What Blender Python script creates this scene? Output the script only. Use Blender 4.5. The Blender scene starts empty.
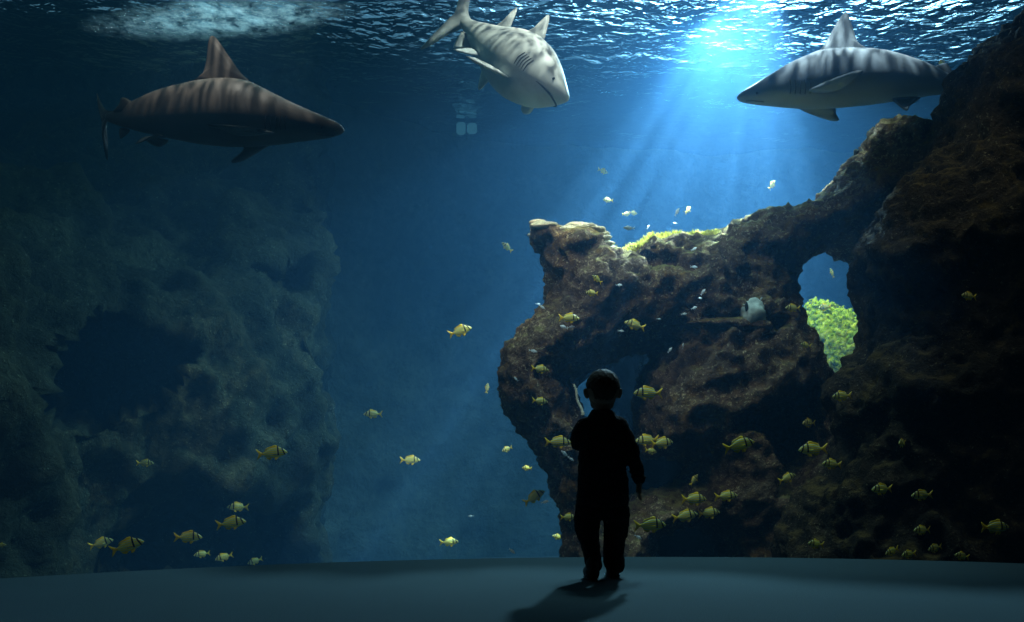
import bpy, bmesh, math, random
import numpy as np
from mathutils import Vector, Matrix, Euler, noise
from mathutils.bvhtree import BVHTree
from mathutils.geometry import tessellate_polygon

random.seed(7)
SC = bpy.context.scene
COL = SC.collection
F, CX, HY, CH = 900.0, 512.0, 442.0, 0.6     # focal length in px, principal column, horizon row, camera height


def at(px, py, d):
    """point of the tank at depth d seen at pixel (px, py)"""
    return Vector(((px - CX) / F * d, d, CH + (HY - py) / F * d))


# ------------------------------------------------------------------ materials
def new_mat(name):
    m = bpy.data.materials.new(name)
    m.use_nodes = True
    nt = m.node_tree
    nt.nodes.clear()
    out = nt.nodes.new('ShaderNodeOutputMaterial')
    return m, nt, out


def N(nt, kind, **kw):
    n = nt.nodes.new(kind)
    for k, v in kw.items():
        if k in n.inputs:
            n.inputs[k].default_value = v
        else:
            setattr(n, k, v)
    return n


def L(nt, a, b):
    nt.links.new(a, b)


def ramp(nt, fac, stops):
    r = nt.nodes.new('ShaderNodeValToRGB')
    els = r.color_ramp.elements
    while len(els) < len(stops):
        els.new(0.5)
    for e, (p, c) in zip(els, stops):
        e.position = p
        e.color = (c[0], c[1], c[2], 1) if not isinstance(c, (int, float)) else (c, c, c, 1)
    L(nt, fac, r.inputs[0])
    return r.outputs[0]


def mth(nt, op, a, b=None, c=None, clamp=False):
    n = nt.nodes.new('ShaderNodeMath')
    n.operation = op
    n.use_clamp = clamp
    for i, v in enumerate((a, b, c)):
        if v is None:
            continue
        if isinstance(v, (int, float)):
            n.inputs[i].default_value = v
        else:
            L(nt, v, n.inputs[i])
    return n.outputs[0]


def mixc(nt, fac, a, b):
    n = nt.nodes.new('ShaderNodeMix')
    n.data_type = 'RGBA'
    for i, v in ((0, fac), (6, a), (7, b)):
        if isinstance(v, (int, float)):
            n.inputs[i].default_value = v
        elif isinstance(v, tuple):
            n.inputs[i].default_value = (v[0], v[1], v[2], 1)
        else:
            L(nt, v, n.inputs[i])
    return n.outputs[2]


def plain(name, col, rough=0.7, noise_amt=0.25, scale=12.0, bump=0.0, spec=0.3):
    m, nt, out = new_mat(name)
    tc = N(nt, 'ShaderNodeTexCoord')
    nz = N(nt, 'ShaderNodeTexNoise', Scale=scale, Detail=4.0)
    L(nt, tc.outputs['Object'], nz.inputs['Vector'])
    lo = tuple(c * (1 - noise_amt) for c in col)
    hi = tuple(min(1, c * (1 + noise_amt)) for c in col)
    c = ramp(nt, nz.outputs[0], [(0.3, lo), (0.7, hi)])
    b = N(nt, 'ShaderNodeBsdfPrincipled', Roughness=rough)
    b.inputs['Specular IOR Level'].default_value = spec
    L(nt, c, b.inputs['Base Color'])
    if bump:
        bp = N(nt, 'ShaderNodeBump', Strength=bump, Distance=0.02)
        L(nt, nz.outputs[0], bp.inputs['Height'])
        L(nt, bp.outputs[0], b.inputs['Normal'])
    L(nt, b.outputs[0], out.inputs[0])
    return m


def rock_mat(name, dark, mid, light, fleck, fleck_amt=0.60, top=None, scale=1.0, bump=1.0, moss=None):
    m, nt, out = new_mat(name)
    geo = N(nt, 'ShaderNodeNewGeometry')
    pos = geo.outputs['Position']
    n1 = N(nt, 'ShaderNodeTexNoise', Scale=2.2 * scale, Detail=9.0, Roughness=0.68)
    n2 = N(nt, 'ShaderNodeTexNoise', Scale=17 * scale, Detail=6.0, Roughness=0.75)
    n3 = N(nt, 'ShaderNodeTexNoise', Scale=42 * scale, Detail=3.0, Roughness=0.7)
    v1 = N(nt, 'ShaderNodeTexVoronoi', Scale=11 * scale)
    for n in (n1, n2, n3, v1):
        L(nt, pos, n.inputs['Vector'])
    c = ramp(nt, n1.outputs[0], [(0.32, dark), (0.5, mid), (0.66, light)])
    c = mixc(nt, mth(nt, 'MULTIPLY', ramp(nt, n2.outputs[0], [(0.35, 1.0), (0.55, 0.0)]), 0.75), c, dark)
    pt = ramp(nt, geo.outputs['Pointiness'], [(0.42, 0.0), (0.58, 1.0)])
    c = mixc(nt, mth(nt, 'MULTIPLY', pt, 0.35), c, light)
    fl = mth(nt, 'MULTIPLY', ramp(nt, n3.outputs[0], [(fleck_amt, 0.0), (fleck_amt + 0.07, 1.0)]),
             ramp(nt, n1.outputs[0], [(0.4, 0.1), (0.6, 1.0)]))
    c = mixc(nt, fl, c, fleck)
    if moss:
        n4 = N(nt, 'ShaderNodeTexNoise', Scale=3.7 * scale, Detail=5.0, Roughness=0.7)
        L(nt, pos, n4.inputs['Vector'])
        c = mixc(nt, mth(nt, 'MULTIPLY', ramp(nt, n4.outputs[0], [(0.54, 0.0), (0.66, 1.0)]),
                         ramp(nt, n2.outputs[0], [(0.4, 0.0), (0.62, 1.0)])), c, moss)
    if top:
        sx = N(nt, 'ShaderNodeSeparateXYZ')
        L(nt, geo.outputs['Normal'], sx.inputs[0])
        t = mth(nt, 'ADD', sx.outputs[2], mth(nt, 'MULTIPLY_ADD', n2.outputs[0], 0.8, -0.4))
        c = mixc(nt, ramp(nt, t, [(0.60, 0.0), (1.0, 1.0)]), c, top)
    b = N(nt, 'ShaderNodeBsdfPrincipled', Roughness=0.95)
    b.inputs['Specular IOR Level'].default_value = 0.1
    L(nt, c, b.inputs['Base Color'])
    h = mth(nt, 'ADD', mth(nt, 'MULTIPLY', n2.outputs[0], 1.0), mth(nt, 'MULTIPLY', n3.outputs[0], 0.4))
    h = mth(nt, 'ADD', h, mth(nt, 'MULTIPLY', v1.outputs['Distance'], 0.5))
    bp = N(nt, 'ShaderNodeBump', Strength=bump, Distance=0.09)
    L(nt, h, bp.inputs['Height'])
    L(nt, bp.outputs[0], b.inputs['Normal'])
    L(nt, b.outputs[0], out.inputs[0])
    return m


# ------------------------------------------------------------------ objects
def link(name, me, mat=None, parent=None, smooth=True):
    if isinstance(me, bmesh.types.BMesh):
        bm = me
        me = bpy.data.meshes.new(name)
        bm.normal_update()
        bm.to_mesh(me)
        bm.free()
    o = bpy.data.objects.new(name, me)
    COL.objects.link(o)
    if mat is not None:
        mats = mat if isinstance(mat, (list, tuple)) else [mat]
        for k in mats:
            me.materials.append(k)
    if smooth and len(me.polygons):
        me.polygons.foreach_set('use_smooth', [True] * len(me.polygons))
    if parent is not None:
        o.parent = parent
    return o


def tag(o, label, cat, group=None, kind=None):
    o['label'] = label
    o['category'] = cat
    if group:
        o['group'] = group
    if kind:
        o['kind'] = kind
    return o


def struct(o, label, cat):
    o['kind'] = 'structure'
    o['label'] = label
    o['category'] = cat
    return o


def remeshed(me, voxel, smooth_iter=0, fac=0.5):
    """voxel-fuse a mesh into one continuous skin"""
    o = bpy.data.objects.new('temporary', me)
    COL.objects.link(o)
    r = o.modifiers.new('r', 'REMESH')
    r.mode = 'VOXEL'
    r.voxel_size = voxel
    if smooth_iter:
        s = o.modifiers.new('s', 'SMOOTH')
        s.factor = fac
        s.iterations = smooth_iter
    dg = bpy.context.evaluated_depsgraph_get()
    dg.update()
    res = bpy.data.meshes.new_from_object(o.evaluated_get(dg))
    bpy.data.objects.remove(o)
    return res


def get_co(me):
    a = np.empty(len(me.vertices) * 3)
    me.vertices.foreach_get('co', a)
    return a.reshape(-1, 3)


def set_co(me, a):
    me.vertices.foreach_set('co', a.reshape(-1))
    me.update()


def get_no(me):
    a = np.empty(len(me.vertices) * 3)
    me.vertices.foreach_get('normal', a)
    return a.reshape(-1, 3)


def poly_dist(P, poly):
    """signed distance (inside > 0) of 2D points to a polygon"""
    P = np.asarray(P)
    poly = np.asarray(poly, float)
    A, B = poly, np.roll(poly, -1, axis=0)
    best = np.full(len(P), 1e9)
    inside = np.zeros(len(P), bool)
    for a, b in zip(A, B):
        ab = b - a
        t = np.clip(((P - a) @ ab) / max(ab @ ab, 1e-12), 0, 1)
        q = a + t[:, None] * ab
        best = np.minimum(best, np.hypot(*(P - q).T))
        cond = (a[1] > P[:, 1]) != (b[1] > P[:, 1])
        if abs(b[1] - a[1]) > 1e-12:
            xi = a[0] + (P[:, 1] - a[1]) * (b[0] - a[0]) / (b[1] - a[1])
            inside ^= cond & (P[:, 0] < xi)
    return np.where(inside, best, -best)


def smoothstep(e0, e1, x):
    t = np.clip((x - e0) / (e1 - e0), 0, 1)
    return t * t * (3 - 2 * t)


def to_px(co):
    return np.stack([CX + F * co[:, 0] / co[:, 1], HY - F * (co[:, 2] - CH) / co[:, 1]], 1)


def rough(me, layers, seed=0.0):
    """craggy displacement along the normals"""
    me.update()
    co, no = get_co(me), get_no(me)
    out = co.copy()
    for amp, fr, ridged in layers:
        for i in range(len(co)):
            p = Vector(co[i] * fr)
            p.x += seed
            if ridged:
                v = (0.5 - abs(noise.noise(p))) * 2 - 0.55 + 0.5 * noise.noise(p * 2.1)
            else:
                v = noise.fractal(p, 1.0, 2.0, 4)
            out[i] += no[i] * (amp * v)
    set_co(me, out)


ROCK_BVH = []


def outline_rock(name, outline, holes, d, thick, wide, mat, voxel, layers, seed, dents=(), slab=0.12):
    """solid rockwork: an outline in a plane at depth d, swollen to a thick craggy body with real openings"""
    loops = [[at(x, y, d) for x, y in outline]] + [[at(x, y, d) for x, y in h] for h in holes]
    flat = [p for l in loops for p in l]
    tris = tessellate_polygon([[Vector((p.x, p.z, 0)) for p in l] for l in loops])
    n = len(flat)
    vs = [(p.x, p.y - slab, p.z) for p in flat] + [(p.x, p.y + slab, p.z) for p in flat]
    fs = [tuple(t) for t in tris] + [tuple(i + n for i in reversed(t)) for t in tris]
    s = 0
    for l in loops:
        m = len(l)
        for i in range(m):
            a, b = s + i, s + (i + 1) % m
            fs.append((a, b, b + n, a + n))
        s += m
    me = bpy.data.meshes.new(name)
    me.from_pydata(vs, [], fs)
    bm = bmesh.new()
    bm.from_mesh(me)
    bmesh.ops.recalc_face_normals(bm, faces=bm.faces)
    bm.to_mesh(me)
    bm.free()
    me = remeshed(me, voxel * 1.3)
    co = get_co(me)
    P = co[:, [0, 2]]
    dist = np.full(len(co), 1e9)
    for l in loops:
        dist = np.minimum(dist, np.abs(poly_dist(P, [(p.x, p.z) for p in l])))
    k = np.clip(dist / wide, 0, 1)
    infl = thick * np.sqrt(1 - (1 - k) ** 2)
    side = np.clip((co[:, 1] - d) / slab, -1, 1)
    px = to_px(np.stack([co[:, 0], np.full(len(co), d), co[:, 2]], 1))
    front = infl.copy()
    for poly, depth, soft in dents:
        sd = poly_dist(px, poly)
        front -= depth * smoothstep(-soft * 0.3, soft, sd)
    co[:, 1] += np.where(side < 0, side * front, side * infl)
    set_co(me, co)
    me = remeshed(me, voxel)
    rough(me, layers, seed)
    o = link(name, me, mat)
    vv = [Vector(c) for c in get_co(me)]
    ROCK_BVH.append(BVHTree.FromPolygons(vv, [tuple(p.vertices) for p in me.polygons]))
    return o


# ------------------------------------------------------------------ room shell
ARC_C, ARC_R = (0.75, -1.7), 6.4
arc = []
for i in range(65):
    a = math.radians(-55 + 110 * i / 64)
    arc.append((ARC_C[0] + ARC_R * math.sin(a), ARC_C[1] + ARC_R * math.cos(a)))
SURF = 5.8
BOTTOM = -1.4

carpet, nt, out = new_mat('carpet')
geo = N(nt, 'ShaderNodeNewGeometry')
nz = N(nt, 'ShaderNodeTexNoise', Scale=240.0, Detail=3.0)
nb = N(nt, 'ShaderNodeTexNoise', Scale=1.6, Detail=3.0)
L(nt, geo.outputs['Position'], nz.inputs['Vector'])
L(nt, geo.outputs['Position'], nb.inputs['Vector'])
c = ramp(nt, nz.outputs[0], [(0.3, (0.055, 0.10, 0.12)), (0.7, (0.12, 0.19, 0.22))])
c = mixc(nt, mth(nt, 'MULTIPLY', nb.outputs[0], 0.35), c, (0.045, 0.08, 0.10))
b = N(nt, 'ShaderNodeBsdfPrincipled', Roughness=0.95)
b.inputs['Specular IOR Level'].default_value = 0.1
L(nt, c, b.inputs['Base Color'])
bp = N(nt, 'ShaderNodeBump', Strength=0.4, Distance=0.004)
L(nt, nz.outputs[0], bp.inputs['Height'])
L(nt, bp.outputs[0], b.inputs['Normal'])
L(nt, b.outputs[0], out.inputs[0])

bm = bmesh.new()
top = [bm.verts.new((x, y, 0)) for x, y in arc] + [bm.verts.new((5.99, -4, 0)), bm.verts.new((-4.49, -4, 0))]
f = bm.faces.new(list(reversed(top)))
r = bmesh.ops.extrude_face_region(bm, geom=[f])
bmesh.ops.translate(bm, vec=(0, 0, -0.15), verts=[g for g in r['geom'] if isinstance(g, bmesh.types.BMVert)])
bmesh.ops.recalc_face_normals(bm, faces=bm.faces)
bmesh.ops.triangulate(bm, faces=bm.faces)
struct(link('floor', bm, carpet, smooth=False), 'dark blue carpeted floor of the viewing hall in front of the tank', 'floor')

dark_wall = plain('dark_wall', (0.012, 0.014, 0.018), 0.8)


def box(name, lo, hi, mat):
    bm = bmesh.new()
    bmesh.ops.create_cube(bm, size=1)
    for v in bm.verts:
        v.co = Vector([(lo[k] + hi[k]) / 2 + v.co[k] * (hi[k] - lo[k]) for k in range(3)])
    return link(name, bm, mat, smooth=False)


struct(box('wall_left', (-4.64, -4, 0), (-4.49, 1.97, 3.5), dark_wall), 'dark side wall of the viewing hall on the left', 'wall')
struct(box('wall_right', (5.99, -4, 0), (6.14, 1.97, 3.5), dark_wall), 'dark side wall of the viewing hall on the right', 'wall')
struct(box('wall_rear', (-4.64, -4.15, 0), (6.14, -4, 3.5), dark_wall), 'dark wall of the viewing hall behind the viewer', 'wall')
struct(box('ceiling', (-9.2, -4.15, 3.5), (9.2, 1.5, 3.65), dark_wall), 'dark ceiling of the viewing hall', 'ceiling')


def arc_band(name, z0, z1, mat, r0=0.0, r1=0.08):
    bm = bmesh.new()
    rings = []
    for x, y in arc:
        dx, dy = (x - ARC_C[0]) / ARC_R, (y - ARC_C[1]) / ARC_R
        rings.append([bm.verts.new((x + dx * r, y + dy * r, z)) for r, z in ((r0, z0), (r1, z0), (r1, z1), (r0, z1))])
    for a, b in zip(rings, rings[1:]):
        for i in range(4):
            bm.faces.new((a[i], a[(i + 1) % 4], b[(i + 1) % 4], b[i]))
    bm.faces.new(rings[0])
    bm.faces.new(list(reversed(rings[-1])))
    bmesh.ops.recalc_face_normals(bm, faces=bm.faces)
    return link(name, bm, mat)


# ceiling slab reaches the glass above the frame: a curved header
struct(arc_band('wall_header', 3.4, 6.3, dark_wall, -0.35, 0.06), 'dark curved wall above the viewing window', 'wall')
bm = bmesh.new()
cv = [bm.verts.new((x, y, 3.55)) for x, y in arc] + [bm.verts.new((5.99, 1.4, 3.55)), bm.verts.new((-4.49, 1.4, 3.55))]
bm.faces.new(cv)
bmesh.ops.triangulate(bm, faces=bm.faces)
struct(link('ceiling_front', bm, dark_wall, smooth=False), 'dark ceiling of the viewing hall next to the tank', 'ceiling')

# acrylic window (thin walled: clear with a weak reflection)
acr, nt, out = new_mat('acrylic')
lw = N(nt, 'ShaderNodeFresnel', IOR=1.2)
tr = N(nt, 'ShaderNodeBsdfTransparent', Color=(0.97, 0.99, 1.0, 1))
gl = N(nt, 'ShaderNodeBsdfGlossy', Roughness=0.02)
mx = N(nt, 'ShaderNodeMixShader')
L(nt, mth(nt, 'MULTIPLY', lw.outputs[0], 0.6), mx.inputs[0])
L(nt, tr.outputs[0], mx.inputs[1])
L(nt, gl.outputs[0], mx.inputs[2])
L(nt, mx.outputs[0], out.inputs[0])
bm = bmesh.new()
lo = [bm.verts.new((x, y, -0.1)) for x, y in arc]
hi = [bm.verts.new((x, y, 3.45)) for x, y in arc]
for i in range(len(arc) - 1):
    bm.faces.new((lo[i], lo[i + 1], hi[i + 1], hi[i]))
struct(link('window_1', bm, acr), 'tall clear curved acrylic viewing window of the aquarium', 'window')

# ------------------------------------------------------------------ water
def offset_arc(r):
    res = []
    for x, y in arc:
        dx, dy = (x - ARC_C[0]) / ARC_R, (y - ARC_C[1]) / ARC_R
        res.append((x + dx * r, y + dy * r))
    return res


foot = offset_arc(0.03) + [(9.0, 2.0), (9.0, 17.0), (-9.0, 17.0), (-9.0, 2.0)]
wat, nt, out = new_mat('water_body')
vs_ = N(nt, 'ShaderNodeVolumeScatter', Density=0.034, Anisotropy=0.25)
vs_.inputs['Color'].default_value = (0.17, 0.50, 1.0, 1)
va = N(nt, 'ShaderNodeVolumeAbsorption', Density=0.085)
va.inputs['Color'].default_value = (0.25, 0.72, 0.88, 1)
em = N(nt, 'ShaderNodeEmission', Strength=0.0015)  # faint glow of the water itself, standing in for multiply scattered light
em.inputs['Color'].default_value = (0.05, 0.42, 0.80, 1)
a1 = N(nt, 'ShaderNodeAddShader')
a2 = N(nt, 'ShaderNodeAddShader')
L(nt, vs_.outputs[0], a1.inputs[0])
L(nt, va.outputs[0], a1.inputs[1])
L(nt, a1.outputs[0], a2.inputs[0])
L(nt, em.outputs[0], a2.inputs[1])
L(nt, a2.outputs[0], out.inputs['Volume'])
bm = bmesh.new()
fv = [bm.verts.new((x, y, BOTTOM - 0.1)) for x, y in foot]
f = bm.faces.new(fv)
r = bmesh.ops.extrude_face_region(bm, geom=[f])
bmesh.ops.translate(bm, vec=(0, 0, SURF + 0.06 - BOTTOM + 0.1), verts=[g for g in r['geom'] if isinstance(g, bmesh.types.BMVert)])
bmesh.ops.recalc_face_normals(bm, faces=bm.faces)
bmesh.ops.triangulate(bm, faces=bm.faces)
struct(link('water', bm, wat, smooth=False), 'deep blue hazy water filling the aquarium', 'water')

# rippled surface seen from below
sm, nt, out = new_mat('water_surface')
geo = N(nt, 'ShaderNodeNewGeometry')
mp = N(nt, 'ShaderNodeMapping')
mp.inputs['Scale'].default_value = (1.0, 1.25, 1.0)
L(nt, geo.outputs['Position'], mp.inputs['Vector'])
w1 = N(nt, 'ShaderNodeTexNoise', Scale=2.1, Detail=2.0, Roughness=0.5, Distortion=0.6)
w2 = N(nt, 'ShaderNodeTexNoise', Scale=6.0, Detail=2.0, Roughness=0.5, Distortion=0.8)
L(nt, mp.outputs[0], w1.inputs['Vector'])
L(nt, mp.outputs[0], w2.inputs['Vector'])
h = mth(nt, 'ADD', w1.outputs[0], mth(nt, 'MULTIPLY', w2.outputs[0], 0.34))
bp = N(nt, 'ShaderNodeBump', Strength=1.0, Distance=0.36)
sy_ = N(nt, 'ShaderNodeSeparateXYZ')
L(nt, geo.outputs['Position'], sy_.inputs[0])
calm = N(nt, 'ShaderNodeMapRange')
for k_, v_ in (('From Min', 10.8), ('From Max', 13.6), ('To Min', 1.0), ('To Max', 0.3)):
    calm.inputs[k_].default_value = v_
L(nt, sy_.outputs[1], calm.inputs['Value'])
L(nt, calm.outputs[0], bp.inputs['Strength'])
L(nt, h, bp.inputs['Height'])
g = N(nt, 'ShaderNodeBsdfGlass', IOR=1.2, Roughness=0.07)
g.inputs['Color'].default_value = (0.85, 0.95, 1, 1)
L(nt, bp.outputs[0], g.inputs['Normal'])
# foam churned up by the inflow at the left
sx = N(nt, 'ShaderNodeSeparateXYZ')
L(nt, geo.outputs['Position'], sx.inputs[0])
# streak between two points of the surface
dxn = mth(nt, 'DIVIDE', mth(nt, 'ADD', sx.outputs[0], 3.6), 1.9)
dyn = mth(nt, 'DIVIDE', mth(nt, 'SUBTRACT', mth(nt, 'ADD', sx.outputs[1], mth(nt, 'MULTIPLY', sx.outputs[0], 0.16)), 10.5), 0.55)
rr = mth(nt, 'SQRT', mth(nt, 'ADD', mth(nt, 'POWER', dxn, 2), mth(nt, 'POWER', dyn, 2)))
fn = N(nt, 'ShaderNodeTexNoise', Scale=5.0, Detail=8.0, Roughness=0.75)
L(nt, geo.outputs['Position'], fn.inputs['Vector'])
mask = mth(nt, 'MULTIPLY', ramp(nt, rr, [(0.35, 1.0), (1.0, 0.0)]), ramp(nt, fn.outputs[0], [(0.38, 0.0), (0.68, 1.0)]), clamp=True)
df = N(nt, 'ShaderNodeBsdfTranslucent')
df.inputs['Color'].default_value = (0.75, 0.9, 0.95, 1)
df2 = N(nt, 'ShaderNodeBsdfDiffuse')
df2.inputs['Color'].default_value = (0.6, 0.8, 0.85, 1)
ad = N(nt, 'ShaderNodeMixShader', Fac=0.5)
L(nt, df.outputs[0], ad.inputs[1])
L(nt, df2.outputs[0], ad.inputs[2])
mx = N(nt, 'ShaderNodeMixShader')
L(nt, mth(nt, 'MULTIPLY', mask, 0.8), mx.inputs[0])
L(nt, g.outputs[0], mx.inputs[1])
L(nt, ad.outputs[0], mx.inputs[2])
L(nt, mx.outputs[0], out.inputs[0])
bm = bmesh.new()
bmesh.ops.create_grid(bm, x_segments=220, y_segments=180, size=1)
for v in bm.verts:
    v.co.x *= 9.1
    v.co.y = 9.6 + v.co.y * 7.6
    v.co.z = SURF + 0.05 * noise.fractal(Vector((v.co.x * 0.9, v.co.y * 0.9, 3.1)), 1.0, 2.0, 3)
struct(link('water_surface', bm, sm), 'rippled water surface with bright glints seen from below', 'water')

# ------------------------------------------------------------------ tank rock walls
left_m = rock_mat('dim_rock', (0.010, 0.014, 0.009), (0.038, 0.048, 0.026), (0.12, 0.14, 0.08), (0.30, 0.36, 0.22), 0.62, scale=0.8)
back_m = rock_mat('far_rock', (0.05, 0.07, 0.06), (0.10, 0.13, 0.11), (0.17, 0.21, 0.17), (0.22, 0.27, 0.22), 0.62, scale=0.6)


def wall_sheet(name, path, nz_, ny, mat, layers, seed, hollows=(), sub=0.06, top_d=None):
    """rock face following a plan path [(x, y)], from the tank floor to above the water"""
    pts = []
    for (a, b) in zip(path, path[1:]):
        a, b = Vector(a), Vector(b)
        k = max(1, int((b - a).length / sub))
        for i in range(k):
            pts.append(a.lerp(b, i / k))
    pts.append(Vector(path[-1]))
    zs = np.linspace(BOTTOM, 6.4, nz_)
    vs, fs = [], []
    for p in pts:
        for z in zs:
            vs.append((p.x, p.y, z))
    for i in range(len(pts) - 1):
        for j in range(nz_ - 1):
            a = i * nz_ + j
            fs.append((a, a + nz_, a + nz_ + 1, a + 1))
    me = bpy.data.meshes.new(name)
    me.from_pydata(vs, [], fs)
    co = get_co(me)
    if top_d:
        k = 1 + (top_d / co[:, 1] - 1) * smoothstep(0.8, 5.6, co[:, 2]) ** 1.2
        k = np.where(co[:, 1] < top_d, k, 1)
        co[:, 0] *= k
        co[:, 1] *= k
    px = to_px(co)
    for poly, depth, soft in hollows:
        sd = poly_dist(px, poly)
        s = depth * smoothstep(-2, soft, sd)
        ray = co - np.array([0, 0, CH])
        ray /= np.linalg.norm(ray, axis=1)[:, None]
        co += ray * s[:, None]
    set_co(me, co)
    rough(me, layers, seed)
    ROCK_BVH.append(BVHTree.FromPolygons([Vector(c) for c in get_co(me)], [tuple(p.vertices) for p in me.polygons]))
    return link(name, me, mat)


def plan(px, d):
    return ((px - CX) / F * d, d)


left_path = [(-6.2, 2.4), (-5.2, 4.2), plan(-60, 6.0), plan(25, 6.7), plan(110, 8.2), plan(210, 8.8), plan(285, 9.6), plan(322, 10.0), plan(318, 11.4), plan(322, 13.5)]
cave = [(32, 412), (40, 375), (62, 343), (92, 308), (118, 312), (152, 328), (202, 350), (178, 384), (146, 404), (104, 424), (58, 424)]
cave2 = [(245, 268), (275, 258), (310, 262), (312, 290), (290, 300), (262, 290)]
low = [(95, 580), (120, 520), (160, 480), (185, 470), (230, 480), (300, 500), (310, 590)]
struct(wall_sheet('tank_wall_left', left_path, 130, 0, left_m,
                  [(0.28, 0.9, False), (0.16, 1.7, True), (0.05, 5.0, True)], 11.0,
                  [(cave, 1.9, 9), (cave2, 0.5, 12), (low, 0.8, 25)], top_d=12.5),
       'dark craggy rock wall with a cave along the left of the tank', 'rock wall')
back_path = [plan(300, 13.4), plan(400, 14.6), plan(480, 15.6), plan(700, 16.2), plan(1000, 15.8), (8.7, 13.0), (8.8, 8), (7.6, 5), (6.2, 2.4)]
struct(wall_sheet('tank_wall_back', back_path, 90, 0, back_m,
                  [(0.30, 0.7, False), (0.08, 2.2, True)], 31.0, sub=0.12),
       'distant hazy blue rock wall closing the back of the tank', 'rock wall')
sand = plain('sand', (0.10, 0.10, 0.08), 0.9, bump=0.5)
bm = bmesh.new()
bm.faces.new([bm.verts.new((x, y, BOTTOM)) for x, y in foot])
bmesh.ops.triangulate(bm, faces=bm.faces)
struct(link('tank_floor', bm, sand, smooth=False), 'dark sandy bottom of the tank', 'tank floor')
box_wall = box('tank_wall_front', (-6.3, 3.9, BOTTOM), (6.4, 3.95, -0.15), dark_wall)
bpy.data.objects.remove(box_wall)
struct(arc_band('wall_plinth', BOTTOM, -0.1, dark_wall, -0.05, 0.02), 'dark plinth wall below the viewing window', 'wall')

# small far window glimpsed at the back of the tank
bm = bmesh.new()
for cx_, w_ in ((461, 9), (472, 10)):
    p = at(cx_, 128.5, 14.55)
    k_ = 14.55 / F
    bmesh.ops.create_cube(bm, size=1, matrix=Matrix.Translation(p) @ Matrix.Diagonal((w_ * k_, 0.05, (11 if cx_ > 465 else 13) * k_, 1)))
bmesh.ops.bevel(bm, geom=bm.edges[:], offset=0.024, segments=3, affect='EDGES')
fw, nt, out = new_mat('far_window_light')
e_ = N(nt, 'ShaderNodeEmission', Strength=0.13)
nz = N(nt, 'ShaderNodeTexNoise', Scale=6.0)
L(nt, ramp(nt, nz.outputs[0], [(0.3, (0.15, 0.5, 0.7)), (0.7, (0.3, 0.8, 1.0))]), e_.inputs[0])
L(nt, e_.outputs[0], out.inputs[0])
struct(link('window_2', bm, fw, smooth=False), 'tiny pale blue far window below the shark facing the viewer', 'window')

# ------------------------------------------------------------------ rock arch, boulders
arch_m = rock_mat('arch_rock', (0.022, 0.015, 0.011), (0.15, 0.095, 0.058), (0.36, 0.25, 0.15), (0.80, 0.66, 0.36), 0.56,
                  top=(0.30, 0.27, 0.09), moss=(0.34, 0.20, 0.05))
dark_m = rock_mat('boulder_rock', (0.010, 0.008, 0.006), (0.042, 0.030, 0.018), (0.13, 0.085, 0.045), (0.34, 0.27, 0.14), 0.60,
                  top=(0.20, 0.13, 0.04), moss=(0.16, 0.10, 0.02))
rear_m = rock_mat('rear_rock', (0.005, 0.006, 0.006), (0.012, 0.014, 0.014), (0.025, 0.027, 0.024), (0.05, 0.05, 0.04), 0.68)  # near-black base colour holds the shade behind the openings

arch_out = [(538, 232), (552, 236), (570, 233), (591, 235), (600, 246), (616, 257), (629, 251), (649, 245), (675, 242), (696, 242),
            (709, 237), (721, 231), (737, 225), (752, 219), (770, 216), (790, 211), (808, 206), (818, 200), (835, 180), (854, 157),
            (870, 136), (880, 126), (893, 127), (906, 135), (925, 138), (938, 148), (915, 200), (905, 240), (905, 400), (880, 640), (566, 640), (564, 556), (566, 530),
            (561, 504), (548, 474), (531, 443), (514, 417), (503, 404), (500, 378), (505, 352), (512, 341), (532, 320),
            (548, 303), (548, 285), (545, 251), (532, 235)]
hole_a = [(562, 379), (604, 364), (630, 353), (656, 347), (647, 369), (640, 383), (638, 405), (640, 430), (642, 457), (665, 455),
          (690, 458), (688, 475), (678, 484), (660, 489), (645, 495), (631, 502), (600, 512), (588, 490), (585, 450), (579, 415), (570, 392)]
hole_b = [(750, 397), (775, 392), (798, 390), (803, 400), (803, 440), (788, 464), (772, 478), (748, 494), (758, 470), (750, 440),
          (735, 430), (712, 432), (714, 416), (740, 412)]
hole_c = [(651, 600), (653, 540), (672, 526), (700, 525), (718, 537), (724, 600)]
hole_d = [(840, 251), (817, 263), (801, 277), (799, 287), (803, 322), (817, 341), (827, 366), (836, 362), (861, 346), (862, 316),
          (851, 296), (848, 271), (846, 258)]
hole_d_grown = [(842, 240), (812, 252), (792, 271), (789, 290), (793, 328), (808, 349), (820, 380), (842, 376), (884, 355), (886, 316), (876, 290), (870, 260)]
dents = [(hole_b, 0.78, 12),
         ([(622, 262), (645, 260), (668, 272), (668, 287), (640, 287)], 0.28, 10),
         ([(552, 262), (590, 255), (600, 262), (575, 300), (552, 305)], 0.12, 10),
         ([(600, 300), (640, 292), (650, 305), (640, 330), (590, 350), (560, 360), (565, 330)], 0.05, 14),
         ([(683, 326), (770, 328), (765, 340), (690, 337)], 0.3, 5),
         ([(700, 290), (730, 260), (770, 255), (790, 300), (770, 322), (720, 318)], 0.12, 16),
         ([(590, 345), (650, 325), (700, 340), (690, 370), (655, 345), (600, 362)], 0.04, 8)]
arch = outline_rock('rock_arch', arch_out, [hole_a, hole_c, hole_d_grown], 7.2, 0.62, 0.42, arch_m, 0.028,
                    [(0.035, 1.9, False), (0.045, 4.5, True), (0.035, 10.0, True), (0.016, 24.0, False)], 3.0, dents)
tag(arch, 'craggy brown rock arch with openings and a grassy sunlit top, behind the boy', 'rock')

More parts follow.
